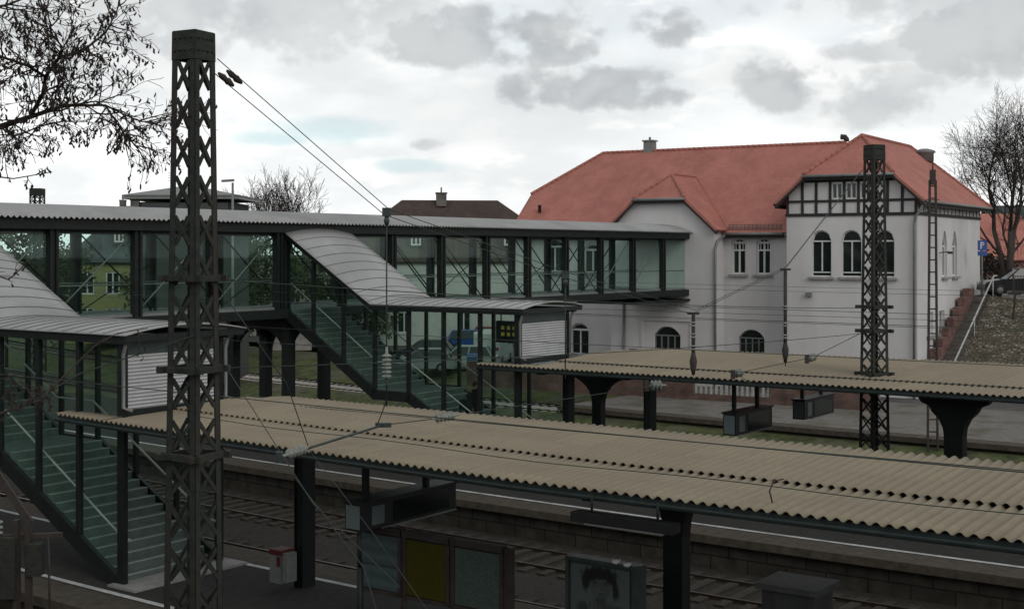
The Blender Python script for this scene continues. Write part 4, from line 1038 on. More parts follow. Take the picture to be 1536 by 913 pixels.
# other houses ----------------------------------------------------------------
def house(O, u, W, D, z0, ze, zr, hip, label, wallm, roofm, wins, cat='house', chim=None, over=.4, dorm=()):
    O = V(O); n = V((u.y, -u.x, 0)); vv = -n
    P = lambda a, d, z: O + u * a + vv * d + Z * z
    r = thing('house', P(W / 2, D / 2, z0), label, cat)
    b = MB(); wall(b, P(0, 0, 0), u, n, W, z0, ze, wins, rev=.12)
    wall(b, P(0, D, 0), -vv, -u, D, z0, ze, []); wall(b, P(W, 0, 0), vv, u, D, z0, ze, []); wall(b, P(W, D, 0), -u, -n, W, z0, ze, [])
    if hip == 0:
        for a in (0, W): b.poly([P(a, 0, ze), P(a, D, ze), P(a, D / 2, zr)])
    b.build('wall', M[wallm], r)
    for o in wins: window(r, P(0, 0, 0), u, n, o, rev=.1, mull=1, fr=.1, trans=False, sill=False)
    b = MB(); o_ = over; dz = (zr - ze) / (D / 2) * o_
    e = ze - dz + .1
    slope(b, [P(-o_, -o_, e), P(W + o_, -o_, e), P(W - hip + (o_ if hip == 0 else 0), D / 2, zr), P(hip - (o_ if hip == 0 else 0), D / 2, zr)], u)
    slope(b, [P(-o_, D + o_, e), P(W + o_, D + o_, e), P(W - hip + (o_ if hip == 0 else 0), D / 2, zr), P(hip - (o_ if hip == 0 else 0), D / 2, zr)], u)
    if hip:
        slope(b, [P(-o_, -o_, e), P(-o_, D + o_, e), P(hip, D / 2, zr)], vv); slope(b, [P(W + o_, -o_, e), P(W + o_, D + o_, e), P(W - hip, D / 2, zr)], vv)
    rf = b.build('roof', M[roofm], r)
    for a, d, z, w_, h_ in (chim or []):
        b = MB(); b.box(P(a, d, z), u * w_, vv * w_, Z * h_); b.box(P(a, d, z + h_ + .04), u * w_ * 1.15, vv * w_ * 1.15, Z * .05); b.tube(P(a, d, z + h_), P(a, d, z + h_ + .5), .06); b.build('chimney', M['brickold'], rf)
    for a, d, z, w_, h_ in dorm:
        b = MB(); b.box(P(a, d, z), u * w_, vv * .9, Z * h_); b.poly([P(a - w_ - .15, d - 1.0, z + h_ + .02), P(a + w_ + .15, d - 1.0, z + h_ + .02), P(a + w_ + .15, d + 1.4, z + h_ + .25), P(a - w_ - .15, d + 1.4, z + h_ + .25)], .08); b.build('dormer', M['tilebrown'], rf)
        window(r, P(a, d - .9, 0), u, n, (-w_ * .75, w_ * .75, z - h_ * .8, z + h_ * .8, 'rect'), rev=-.02, mull=1, fr=.12, trans=False, sill=False)
    return r, P
ux = V((1, -.02, 0)).normalized()
Yh = 104.
wz = [(a - .55, a + .55, z, z + 1.75, 'rect') for z in (.9, 3.7) for a in (1.6, 3.6, 5.6, 7.6, 9.6, 11.4)]
house((ray(100, Yh), Yh, 0), ux, 12.6, 9, -.1, zat(388, Yh), zat(306, Yh), 3, 'yellow house with white windows and dark roof, seen through the left footbridge panes', 'yellowwall', 'tileslate', wz,
      chim=[(3.0, 4.5, zat(305, Yh), .22, .35), (4.0, 4.5, zat(305, Yh), .3, .4)], dorm=[(3.9, 1.6, 8.4, .5, .8), (5.6, 1.6, 8.4, .5, .8), (9, 1.6, 8.4, .5, .8)])
Yb = 100.
wb_ = [(a - .55, a + .55, z, z + 1.6, 'rect') for z in (.9,) for a in (2, 6, 10.5, 15)]
ub = V((.995, .10, 0)).normalized()
house((ray(486, Yb), Yb, 0), ub, 19.4, 9.5, -.1, zat(387, Yb), zat(299, Yb) + .15, 5.9, 'pale house with brown hipped roof and one chimney behind the footbridge', 'cream', 'tilebrown', wb_,
      chim=[(9.0, 4.4, zat(300, Yb) + .2, .40, .5)], dorm=[(6.9, 1.5, 8.1, .5, .75), (14, 1.5, 8.1, .5, .75)])
Yr = 118.
house((ray(1466, Yr), Yr, 0), V((.95, .3, 0)).normalized(), 7.2, 8, 4.8, zat(385, Yr) , zat(318, Yr), 0, 'small red brick house behind the street trees at the right', 'brickred', 'tile', [(1.5, 2.5, 5.3, 6.2, 'rect')])
Yd = 135.
house((ray(1505, Yd), Yd, 0), V((1, 0, 0)), 14, 9, 4.8, zat(368, Yd), zat(306, Yd), 0, 'white house with dark roof behind the tree at the right edge', 'cream', 'tileslate', [(2, 3.2, 5.8, 7, 'rect')])
# signal box with flat hipped roof
Ys = 74.; x0_ = ray(207, Ys); x1_ = ray(348, Ys)
sb = thing('signal_box', ((x0_ + x1_) / 2, Ys + 2.5, 0), 'signal box with flat pyramid roof rising behind the footbridge near the tall mast', 'signal box')
b = MB(); b.box(((x0_ + x1_) / 2, Ys + 2.5, 4.8), ((x1_ - x0_) / 2 - .05, 0, 0), (0, 2.5, 0), (0, 0, 5.0)); b.build('wall', mat('dark_render', (.055, .062, .057), .9, .12, .8), sb)
b = MB(); zc = zat(293, Ys); b.box(((x0_ + x1_) / 2, Ys - .02, 9.2), ((x1_ - x0_) / 2 - .2, 0, 0), (0, .03, 0), (0, 0, .55)); 
b.build('window_band', M['pane'], sb)
b = MB(); e0, e1 = ray(188, Ys), ray(362, Ys); ap = V(((e0 + e1) / 2 - .2, Ys + 2.5, zat(274, Ys)))
q = [V((e0, Ys - .7, zc)), V((e1, Ys - .7, zc)), V((e1, Ys + 5.7, zc)), V((e0, Ys + 5.7, zc))]
for i in range(4): slope(b, [q[i], q[(i + 1) % 4], ap], V((1, 0, 0)) if i % 2 == 0 else V((0, 1, 0)), .08)
b.poly([p - Z * .1 for p in q], .12); b.build('roof', M['gutter'], sb)
b = MB(); p = V((ray(245, Ys), Ys + 2, zat(280, Ys))); b.tube(p, p + Z * 1.0, .02)
for k in range(4): b.tube(p + V((-.25, 0, .45 + k * .14)), p + V((.1, 0, .45 + k * .14)), .012)
b.build('aerial', M['rust'], sb)
# street lamp
Yl = 70.; p = V((ray(349, Yl), Yl, -.05)); lp = thing('street_lamp', p, 'street lamp with flat head beside the signal box roof', 'street lamp')
b = MB(); b.tube(p, V((p.x, p.y, zat(274, Yl))), .09, .06); b.build('pole', M['gutter'], lp)
b = MB(); zt = zat(271, Yl); b.box((p.x - .25, p.y, zt), (.32, 0, .02), (0, .12, 0), (0, 0, .06)); b.build('lamp_head', M['gutter'], lp)
# distant chimney pots seen between (on the roofline at left)

# ------------------------------------------------------------------ platform furniture
# train indicators hung across the platforms
def indicator(p, L, zb, zt, label, hang):
    r = thing('train_indicator', (p[0], p[1], zb), label, 'train indicator', 'train indicators under the canopies')
    P = lambda t, l, z: V((p[0], p[1], 0)) + Bv * t + Lv * l + Z * z
    b = MB(); b.box(P(L / 2, .16, (zb + zt) / 2), Bv * L / 2, Lv * .2, Z * (zt - zb) / 2); b.box(P(L / 2, .16, zt + .02), Bv * (L / 2 + .04), Lv * .24, Z * .02); b.build('housing', M['black'], r)
    b = MB(); b.box(P(-.012, .16, (zb + zt) / 2), Bv * .008, Lv * .165, Z * ((zt - zb) / 2 - .04)); b.build('end_panel', M['greypanel'], r)
    b = MB(); b.box(P(L * .16, -.045, (zb + zt) / 2), Bv * .17, Lv * .008, Z * ((zt - zb) / 2 - .08)); b.build('display', M['greypanel'], r)
    b = MB(); b.box(P(L * .62, -.045, (zb + zt) / 2), Bv * L * .3, Lv * .008, Z * ((zt - zb) / 2 - .06)); b.build('display', M['pane'], r)
    b = MB(); b.bar(P(L * .2, -.04, zb - .01), P(L, -.04, zb - .01), .035, .03); b.build('trim', M['gutter'], r)
    for t in (L * .12, L * .75):
        b = MB(); b.box(P(t, .16, (zt + hang) / 2), Bv * .05, Lv * .05, Z * (hang - zt) / 2); b.build('hanger', M['steel'], r)
    return P
PI_ = indicator((ray(540, 24), 24.0), 2.75, 2.04, 2.54, 'black train indicator with grey end panel hanging under the near canopy', 3.5)
indicator((ray(1102, 37.5), 37.5), 2.4, 1.9, 2.5, 'black train indicator with pale grey end, left of the two under the far canopy', 3.5)
indicator((ray(1205, 42), 42), 2.4, 1.78, 2.38, 'black train indicator with dark end, right of the two under the far canopy', 3.5)
r = thing('platform_lamp', PI_(3.2, .1, 2.5), 'strip lamp with bright edges beyond the near train indicator', 'lamp', 'strip lamps under the near canopy')
b = MB(); b.bar(PI_(2.95, .1, 2.62), PI_(5.2, .1, 2.62), .2, .12); b.build('housing', M['black'], r)
b = MB(); b.bar(PI_(3.0, -.02, 2.58), PI_(5.1, -.02, 2.58), .03, .03); b.build('tube', M['louvre'], r)
b = MB()
for t in (3.3, 4.8): b.tube(PI_(t, .1, 2.66), PI_(t, .1, 3.5), .02)
b.build('hanger', M['steel'], r)
a_ = T(*Tinv(ray(862, 19.9), 19.9), 2.95); r = thing('platform_lamp', a_, 'long dark trough lamp under the front edge of the near canopy', 'lamp', 'strip lamps under the near canopy')
sa, na = Tinv(a_.x, a_.y)
b = MB(); b.path([T(sa, na, 3.16), T(sa - 1.7, na, 3.16)], .0); b = MB(); b.bar(T(sa, na, 3.16), T(sa - 1.7, na, 3.16), .24, .14); b.build('housing', M['black'], r)
b = MB(); b.bar(T(sa - .2, na, 3.07), T(sa - 1.5, na, 3.07), .1, .04); b.build('tube', M['louvre'], r)
b = MB(); b.tube(T(sa - .3, na, 3.2), T(sa - .3, na, 3.5), .02); b.tube(T(sa - 1.4, na, 3.2), T(sa - 1.4, na, 3.5), .02); b.build('hanger', M['steel'], r)
# litter bin by the first column
P = V((-4.4, 28.3, 0)) - V((.45, .28, 0)); lb = thing('litter_bin', P, 'grey litter bin with red top on the column of the near platform', 'litter bin')
X_ = V((.8, -.6, 0)); Y_ = V((.6, .8, 0))
b = MB(); b.box(P + Z * .46, X_ * .17, Y_ * .17, Z * .30); b.build('body', M['gutter'], lb)
b = MB(); b.box(P + Z * .80, X_ * .18, Y_ * .18, Z * .055); b.box(P + X_ * .1 - Y_ * .175 + Z * .62, X_ * .05, Y_ * .008, Z * .1); b.build('lid', flat('bin_red', (.10, .013, .018)), lb)
b = MB(); b.box(P + X_ * .25 + Z * .5, X_ * .07, Y_ * .14, Z * .3); b.build('side_bin', M['gutter'], lb)
# thin pole on the platform edge side
p = V((ray(540, 23.6), 23.6, 0)); b = MB(); b.tube(p, p + Z * 1.5, .06); b.tube(p + Z * 1.5, p + Z * 2.05, .035); tag(b.build('sign_pole', M['steel']), 'thin dark pole under the end of the near train indicator', 'pole')
# notice boards
def stripes(name, c, c2, sc_, dirn='X', dist=1.5):
    m, nt, b_ = newmat(name); L = nt.links; tc = N(nt, 'ShaderNodeTexCoord'); w = N(nt, 'ShaderNodeTexWave', bands_direction=dirn); w.inputs['Scale'].default_value = sc_; w.inputs['Distortion'].default_value = dist; w.inputs['Detail'].default_value = 4; w.inputs['Detail Scale'].default_value = 3
    L.new(tc.outputs['UV'], w.inputs['Vector']); no = N(nt, 'ShaderNodeTexNoise'); no.inputs['Scale'].default_value = 9; no.inputs['Detail'].default_value = 8; L.new(tc.outputs['UV'], no.inputs['Vector'])
    mu = N(nt, 'ShaderNodeMath', operation='MULTIPLY'); L.new(w.outputs['Fac'], mu.inputs[0]); L.new(no.outputs['Fac'], mu.inputs[1])
    rp = N(nt, 'ShaderNodeValToRGB'); rp.color_ramp.elements[0].position = .1; rp.color_ramp.elements[1].position = .5; rp.color_ramp.elements[0].color = (*c, 1); rp.color_ramp.elements[1].color = (*c2, 1)
    L.new(mu.outputs[0], rp.inputs[0]); L.new(rp.outputs[0], b_.inputs['Base Color']); b_.inputs['Roughness'].default_value = .25; return m
nb = thing('notice_board', T(2, -.9, 0), 'row of three glazed notice boards on the near platform, the middle one yellow', 'notice board')
d_ = Tt(-.5); nn_ = Tn(-.5)
A0 = V((ray(540, 24.9), 24.9, 0))
def NP(a, z, d=0): return A0 - d_ * a + Z * z - nn_ * d
panels = [(0.0, 1.0, stripes('pale_plan', (.055, .08, .085), (.075, .105, .11), 1.2, 'Y')), (1.12, 2.12, stripes('yellow_timetable', (.040, .037, .004), (.068, .062, .008), 9)), (2.24, 3.3, stripes('pale_map', (.05, .075, .065), (.08, .11, .095), 5, 'Y', 14))]
for a, c, m_ in panels:
    b = MB(); z0, z1 = .82, 1.92
    b.add([NP(a + .04, z0 + .05, .03), NP(c - .04, z0 + .05, .03), NP(c - .04, z1 - .05, .03), NP(a + .04, z1 - .05, .03)], [(0, 1, 2, 3)], [(0, 0), (1, 0), (1, 1.1), (0, 1.1)])
    b.build('panel', m_, nb)
    b = MB()
    b.bar(NP(a, z0), NP(a, z1), .07, .09, up=nn_); b.bar(NP(c, z0), NP(c, z1), .07, .09, up=nn_); b.bar(NP(a, z0), NP(c, z0), .07, .09, up=nn_); b.bar(NP(a - .04, z1 + .05), NP(c + .04, z1 + .05), .12, .16, up=nn_)
    b.bar(NP((a + c) / 2, z0, -.03), NP((a + c) / 2, z1, -.03), 1.0, .02, up=nn_)
    b.build('frame', M['rust'], nb)
b = MB(); b.bar(NP(.05, 1.32, .04), NP(.95, 1.32, .04), .012, .02, up=nn_); b.build('divider', M['rust'], nb)
for a in (-.02, 1.06, 2.18, 3.42):
    b = MB(); b.bar(NP(a, 0, -.02), NP(a, 2.0, -.02), .08 if a < 3.4 else .2, .08, up=nn_); b.build('leg', M['rust'], nb)
# advertising display with a portrait
A1 = V((ray(853, 21.8), 21.8, 0)); 
def AP(a, z, d=0): return A1 - d_ * a + Z * z - nn_ * d
ad = thing('advertising_display', AP(.6, 0), 'advertising display with a black and white portrait poster, right of the notice boards', 'advertising display')
b = MB(); b.box(AP(.62, 1.12, -.16), d_ * .66, nn_ * .15, Z * .98); b.bar(AP(-.02, .15), AP(-.02, 2.1), .06, .06, up=nn_); b.bar(AP(1.26, .15), AP(1.26, 2.1), .10, .06, up=nn_); b.bar(AP(-.04, 2.1), AP(1.3, 2.1), .06, .1, up=nn_); b.build('cabinet', M['fascia'], ad)
def portrait():
    m, nt, bs = newmat('portrait_print'); L = nt.links; bs.inputs['Roughness'].default_value = .3
    tc = N(nt, 'ShaderNodeTexCoord'); sp_ = N(nt, 'ShaderNodeSeparateXYZ'); L.new(tc.outputs['UV'], sp_.inputs[0])
    no = N(nt, 'ShaderNodeTexNoise'); no.inputs['Scale'].default_value = 7; no.inputs['Detail'].default_value = 6
    mp = N(nt, 'ShaderNodeMapping'); mp.inputs['Scale'].default_value = (1.6, .7, 1); L.new(tc.outputs['UV'], mp.inputs[0]); L.new(mp.outputs[0], no.inputs['Vector'])
    def mth(op, a, c=None):
        n = N(nt, 'ShaderNodeMath', operation=op)
        for k, x in enumerate((a, c)):
            if x is None: continue
            if isinstance(x, (int, float)): n.inputs[k].default_value = x
            else: L.new(x, n.inputs[k])
        return n.outputs[0]
    cur = None
    def put(cx, cz, rx, rz, soft, col, rag=0.):
        nonlocal cur
        cz = 1.72 - (1.72 - cz) * .60; rz *= .60
        dx = mth('DIVIDE', mth('SUBTRACT', sp_.outputs[0], cx), rx); dz = mth('DIVIDE', mth('SUBTRACT', sp_.outputs[1], cz), rz)
        r = mth('SUBTRACT', 1.0, mth('SQRT', mth('ADD', mth('MULTIPLY', dx, dx), mth('MULTIPLY', dz, dz))))
        if rag: r = mth('ADD', r, mth('MULTIPLY', mth('SUBTRACT', no.outputs['Fac'], .5), rag))
        mr = N(nt, 'ShaderNodeMapRange', interpolation_type='SMOOTHSTEP'); mr.inputs['From Min'].default_value = 0; mr.inputs['From Max'].default_value = soft; L.new(r, mr.inputs[0])
        mx = N(nt, 'ShaderNodeMix', data_type='RGBA'); L.new(mr.outputs[0], mx.inputs[0]); mx.inputs[7].default_value = (col * .82, col, col * .95, 1)
        if cur is None: mx.inputs[6].default_value = (.082, .105, .10, 1)
        else: L.new(cur, mx.inputs[6])
        cur = mx.outputs[2]
    # u 0-1.12, v 0-1.72 in metres
    put(.58, .20, .52, .72, .3, .060); put(.28, .55, .22, .25, .5, .048, .3); put(.92, .5, .2, .3, .5, .05, .3)
    put(.56, 1.46, .42, .36, .4, .017, 1.5); put(.30, 1.22, .10, .26, .6, .018, 1.4); put(.85, 1.12, .09, .34, .6, .018, 1.4)
    put(.58, .84, .13, .22, .5, .050); put(.57, 1.17, .235, .36, .35, .074); put(.52, 1.05, .14, .24, .9, .092)
    put(.47, 1.27, .065, .03, .8, .018); put(.67, 1.27, .065, .03, .8, .020); put(.47, 1.325, .075, .018, .8, .03); put(.67, 1.325, .075, .018, .8, .03)
    put(.595, 1.13, .022, .05, .9, .055); put(.58, 1.0, .075, .022, .7, .032); put(.58, .93, .07, .018, .9, .055)
    put(.58, 1.50, .30, .14, .5, .016, 1.6); put(.42, 1.42, .08, .14, .6, .016, 1.4); put(.73, 1.42, .07, .16, .6, .016, 1.4)
    put(.46, .55, .16, .13, .4, .085)
    for k in range(4): put(.33 + .075 * k, .70 - .01 * k, .034, .12, .5, .10 - .01 * k)
    for k in range(3): put(.37 + .075 * k, .68, .008, .10, .8, .035)
    L.new(cur, bs.inputs['Base Color']); return m
b = MB(); b.add([AP(.04, .3, .001), AP(1.16, .3, .001), AP(1.16, 2.02, .001), AP(.04, 2.02, .001)], [(0, 1, 2, 3)], [(0, 0), (1.12, 0), (1.12, 1.72), (0, 1.72)]); b.build('poster', portrait(), ad)
b = MB(); b.lathe(AP(.93, 2.12, .02), [(.03, 0), (.075, .05), (.075, .07)], 10, V(-nn_ * .4 + Z)); b.lathe(AP(1.14, 2.1, .02), [(.03, 0), (.07, .05), (.07, .07)], 10, V(-nn_ * .4 + Z)); b.build('spot_lamp', M['winwhite'], ad)
# grey cabinet at the bottom edge
A2 = V((ray(1196, 20.3), 20.3, 0)); vm = thing('ticket_machine', A2, 'dark grey cabinet with overhanging flat top at the bottom edge of the photo', 'cabinet')
b = MB(); b.box(A2 + Z * .99, Bv * .36, Lv * .42, Z * .97); b.build('body', M['greypanel'] if False else mat('cabinet_grey', (.045, .048, .048), .6), vm)
b = MB(); b.box(A2 + Z * 2.03, Bv * .44, Lv * .5, Z * .045); b.build('top', mat('cabinet_top', (.075, .08, .08), .6), vm)
b = MB(); b.box(A2 - Lv * .425 + Z * 1.3, Bv * .22, Lv * .01, Z * .3); b.build('screen', M['pane'], vm)
# small signal lamp hanging things: clips on the canopy front
p = T(*Tinv(ray(1160, 18.6), 18.6)); cb = MB(); cb.path([p + V((0, 0, 3.55 - .02)), p + V((-.05, .02, 3.75)), p + V((.02, .06, 3.88)), p + V((.16, .12, 3.9))], .012, 6); tag(cb.build('cable_loop', M['rust']), 'short curved cable loop rising from the near canopy edge at the right', 'cable')

# ------------------------------------------------------------------ cars and things in the station yard
def car(P, yaw, L, Hh, paint, label, group, van=False, wid=1.7):
    r = thing('parked_car' if not van else 'parked_van', P, label, 'van' if van else 'car', group)
    P = V(P); fx = V((math.cos(yaw), math.sin(yaw), 0)); fy = V((-fx.y, fx.x, 0))
    C = lambda x, y, z: P + fx * x * L + fy * y * wid / 2 + Z * z * Hh
    if van:
        prof = [(-.5, .13), (-.5, .95), (-.47, 1.0), (.22, 1.0), (.30, .96), (.42, .58), (.49, .5), (.5, .13)]
        cab = None
    else:
        prof = [(-.5, .2), (-.5, .52), (-.485, .62), (-.1, .65), (.2, .62), (.44, .53), (.49, .45), (.5, .2)]
        cab = [(-.45, .61), (-.36, .95), (-.28, 1.0), (.0, 1.0), (.07, .95), (.22, .62)]
    def extr(b, pr, ys, tops):
        rows = []
        for y, k in ys: rows.append([C(x * (k if abs(x) > .45 else 1), y, z) for x, z in pr])
        b.grid(rows + [])
        for row in (rows[0], rows[-1]): b.add(row, [tuple(range(len(row)))])
        b.grid([[rw[-1], rw[0]] for rw in rows])
    b = MB(); extr(b, prof, [(-.94, .93), (-1, .98), (-.98, 1), (.98, 1), (1, .98), (.94, .93)], 0)
    if not van:
        rf = [C(-.35, -.7, .99), C(.05, -.7, .99), C(.05, .7, .99), C(-.35, .7, .99)]; b.poly([p + Z * .02 for p in rf], .03)
        for x, z0, x2, z1 in ((-.44, .62, -.36, .97), (.21, .62, .06, .97), (-.1, .64, -.12, .98)):
            for y in (-1, 1): b.bar(C(x, y * .93, z0), C(x2, y * .74, z1), .05, .06)
    b.build('body', paint, r)
    b = MB()
    if cab:
        lo = [C(-.44, -.92, .63), C(.21, -.92, .61), C(.21, .92, .61), C(-.44, .92, .63)]; hi = [C(-.35, -.72, .985), C(.04, -.72, .985), C(.04, .72, .985), C(-.35, .72, .985)]; b.hexa(lo, hi)
    else:
        for y in (-1.005, 1.005): b.poly([C(.12, y, .58), C(.37, y, .58), C(.30, y, .88), C(.12, y, .88)])
        b.poly([C(.425, -.85, .6), C(.425, .85, .6), C(.32, .78, .94), C(.32, -.78, .94)])
    b.build('windows', M['pane'], r)
    rw = .31 if not van else .34
    for x in (-.31, .31):
        for y in (-1, 1):
            c = P + fx * x * L + fy * y * (wid / 2 - .09) + Z * rw
            b = MB(); b.lathe(c - fy * y * .1, [(rw * .8, 0), (rw, .03), (rw, .17), (rw * .85, .2)], 16, fy * y); w = b.build('wheel', M['black'], r)
            b = MB(); b.lathe(c + fy * y * .09, [(rw * .58, 0), (rw * .5, .025), (rw * .1, .03)], 12, fy * y); b.build('rim', M['gutter'], w)
    for y in (-.72, .72):
        b = MB(); b.box(C(.492, y, .46), fx * .03, fy * .16, Z * .07); b.build('headlight', M['winwhite'], r)
        b = MB(); b.box(C(-.497, y, .52), fx * .02, fy * .12, Z * .09); b.build('tail_light', flat('tail_red', (.3, .01, .01)), r)
    return r
paintD = mat('dark_blue_paint', (.02, .028, .05), .25, .1, 2); paintW = mat('pale_green_paint', (.36, .42, .39), .3, .05, 2); paintS = mat('silver_paint', (.30, .33, .33), .3, .05, 2, metal=.3); paintK = mat('black_paint', (.012, .013, .014), .25, .1, 2); paintV = mat('white_paint', (.55, .58, .56), .35, .05, 2); paintR = mat('red_paint', (.30, .03, .03), .3, .05, 2)
ga = 'cars parked in the station yard'
Yc = 86.
car((ray(637, Yc), Yc, -.04), R_(172), 4.1, 1.42, paintD, 'dark blue car in the station yard, leftmost behind the far stairs', ga)
car((ray(694, 80), 80, -.04), R_(174), 4.2, 1.45, paintW, 'pale green hatchback in the yard, nearest behind the far stairs', ga)
car((ray(633, 78.5), 78.5, -.04), R_(176), 4.0, 1.4, paintS, 'silver car in the yard, left of the pale green hatchback', ga)
car((ray(712, 95), 95, -.04), R_(5), 4.2, 1.5, mat('bright_blue_paint', (.03, .10, .33), .3), 'bright blue car behind the pale green hatchback', ga)
car((ray(741, 84), 84, -.04), R_(80), 4.6, 2.15, paintV, 'tall pale van in the yard beside the far stair end', ga, van=True)
car((ray(745, 100), 100, -.04), R_(0), 4.2, 1.45, paintR, 'red car mostly hidden behind the pale van', ga)
pb = V((ray(708, 74), 74, 0)); rb = thing('recycling_container', pb, 'tall blue recycling container in the yard in front of the cars', 'container')
b = MB(); b.box(pb + Z * .62, (.27, 0, 0), (0, .3, 0), (0, 0, .6)); b.build('body', flat('container_blue', (.03, .11, .25)), rb)
b = MB(); b.poly([pb + V((-.3, -.33, 1.22)), pb + V((.3, -.33, 1.22)), pb + V((.3, .33, 1.4)), pb + V((-.3, .33, 1.4))], .06); b.build('lid', flat('container_lid', (.02, .08, .2)), rb)
pz_ = BB(-6.2, 13.5, 4.66); pz_ = V((ray(1530, pz_.y), pz_.y, 4.66))
car(pz_, R_(176), 4.2, 1.5, paintK, 'dark car parked on the street at the right edge, under the bare tree', 'cars parked on the street')
car(V((ray(1524, 76.5), 76.5, 4.66)), R_(182), 3.6, 1.05, paintK, 'low black car in front, close to the street railing at the right edge', 'cars parked on the street')
# wall and hedge at the back of the yard
fw = MB(); fw.box((-13, 112, .9), (24, 0, 0), (0, .12, 0), (0, 0, .95)); tag(fw.build('yard_wall', M['cream']), 'long pale wall closing the station yard behind the cars', 'wall')
gr_ = MB(); gr_.box((ray(436, 96), 96, .75), (1.5, 0, 0), (0, .1, 0), (0, 0, .8)); tag(gr_.build('concrete_screen', M['dirtywhite']), 'short pale concrete screen on the grass bank under the footbridge', 'screen')

# ------------------------------------------------------------------ a person on the far stairs
def person(P, face, label):
    r = thing('person', P, label, 'person')
    P = V(P); f = V(face).normalized(); sd = V((f.y, -f.x, 0))
    W_ = lambda a, b_, c: P + sd * a + f * b_ + Z * c
    J = {'pel': (0, -.02, .93, .15, .12), 'wai': (0, .0, 1.1, .15, .11), 'che': (0, .05, 1.3, .185, .13), 'nek': (0, .09, 1.46, .065, .065), 'hea': (0, .13, 1.55, .075, .085), 'top': (0, .14, 1.66, .07, .085),
         'shl': (-.19, .05, 1.38, .075, .075), 'ell': (-.26, .04, 1.1, .055, .055), 'wrl': (-.23, .16, .88, .036, .036), 'hal': (-.225, .2, .8, .04, .025),
         'shr': (.19, .05, 1.38, .075, .075), 'elr': (.27, .02, 1.1, .055, .055), 'wrr': (.25, .16, .9, .036, .036), 'har': (.25, .22, .83, .04, .025),
         'hpl': (-.09, -.02, .86, .1, .1), 'knl': (-.10, .08, .48, .065, .065), 'anl': (-.10, .0, .1, .045, .045), 'tol': (-.10, .16, .05, .045, .035),
         'hpr': (.09, -.02, .86, .1, .1), 'knr': (.10, .02, .46, .065, .065), 'anr': (.10, -.12, .1, .045, .045), 'tor': (.10, .04, .05, .045, .035)}
    E_ = [('pel', 'wai'), ('wai', 'che'), ('che', 'nek'), ('nek', 'hea'), ('hea', 'top'), ('che', 'shl'), ('shl', 'ell'), ('ell', 'wrl'), ('wrl', 'hal'), ('che', 'shr'), ('shr', 'elr'), ('elr', 'wrr'), ('wrr', 'har'),
          ('pel', 'hpl'), ('hpl', 'knl'), ('knl', 'anl'), ('anl', 'tol'), ('pel', 'hpr'), ('hpr', 'knr'), ('knr', 'anr'), ('anr', 'tor')]
    ks = list(J); me = bpy.data.meshes.new('body'); me.from_pydata([W_(*J[k][:3]) for k in ks], [(ks.index(a), ks.index(c)) for a, c in E_], [])
    o = bpy.data.objects.new('body', me); COL.objects.link(o); o.modifiers.new('s', 'SKIN')
    for i, k in enumerate(ks): me.skin_vertices[0].data[i].radius = J[k][3:]; me.skin_vertices[0].data[i].use_root = (k == 'pel')
    me.materials.append(mat('skin', (.30, .17, .12), .6))
    o.modifiers.new('u', 'SUBSURF').levels = 1; o.modifiers['u'].render_levels = 2; attach(o, r)
    b = MB(); b.smooth = True                                 # long dark coat
    rows = []
    for z, rx, ry, cy in ((.42, .30, .22, .0), (.7, .28, .2, -.01), (1.0, .25, .18, .0), (1.2, .26, .18, .03), (1.36, .26, .16, .05), (1.44, .16, .11, .08), (1.50, .09, .09, .1)):
        rows.append([W_(rx * math.cos(2 * math.pi * i / 18), cy + ry * math.sin(2 * math.pi * i / 18), z) for i in range(19)])
    b.grid(rows)
    for k in (-1, 1): b.path([W_(k * .19, .05, 1.4), W_(k * .27, .03, 1.12), W_(k * .245, .15, .92)], [.09, .075, .06], 10)
    b.build('coat', flat('coat_black', (.010, .010, .011), .9), r)
    b = MB(); b.smooth = True; rows = []
    for i in range(7):
        a = i / 6 * 1.75; rows.append([W_(.098 * math.sin(a) * math.cos(2 * math.pi * j / 14), .115 + .118 * math.sin(a) * math.sin(2 * math.pi * j / 14) * (1 if math.sin(2 * math.pi * j / 14) < 0 else .55), 1.62 + .13 * math.cos(a)) for j in range(15)])
    b.grid(rows); b.build('hair', flat('hair_brown', (.03, .018, .012), .8), r)
    b = MB(); b.box(W_(0, .225, 1.58), sd * .012, f * .02, Z * .025)
    for k in (-1, 1): b.lathe(W_(k * .032, .205, 1.61), [(.012, 0), (.01, .006)], 8, f)
    b.box(W_(0, .213, 1.53), sd * .025, f * .006, Z * .006); b.build('face', mat('lips', (.14, .07, .06)), r)
    for k in (-1, 1):                                         # fingers curled by the coat
        h = W_(k * .24, .21, .82)
        b = MB()
        for q in range(4): b.path([h + f * (.012 * q - .03) + sd * k * .01, h + f * (.012 * q - .03) - Z * .05, h + f * (.012 * q - .022) - Z * .085 - sd * k * .018], [.009, .009, .007], 6)
        b.path([h + f * .025, h + f * .05 - Z * .04], [.011, .008], 6); b.build('hand', o.data.materials[0], r)
    b = MB(); b.box(W_(.36, .0, 1.02), sd * .08, f * .2, Z * .17); b.path([W_(.33, .12, 1.18), W_(.2, .06, 1.46), W_(.33, -.12, 1.18)], .015, 6); bg = b.build('shoulder_bag', M['black']); tag(bg, 'black shoulder bag carried by the person on the far stairs', 'bag')
person(SP2(2.25, .62, 2.45 * (2.25 - .12) / 4.26 - .05), -Lv, 'person in a dark coat walking down the lower flight of the far stairs')

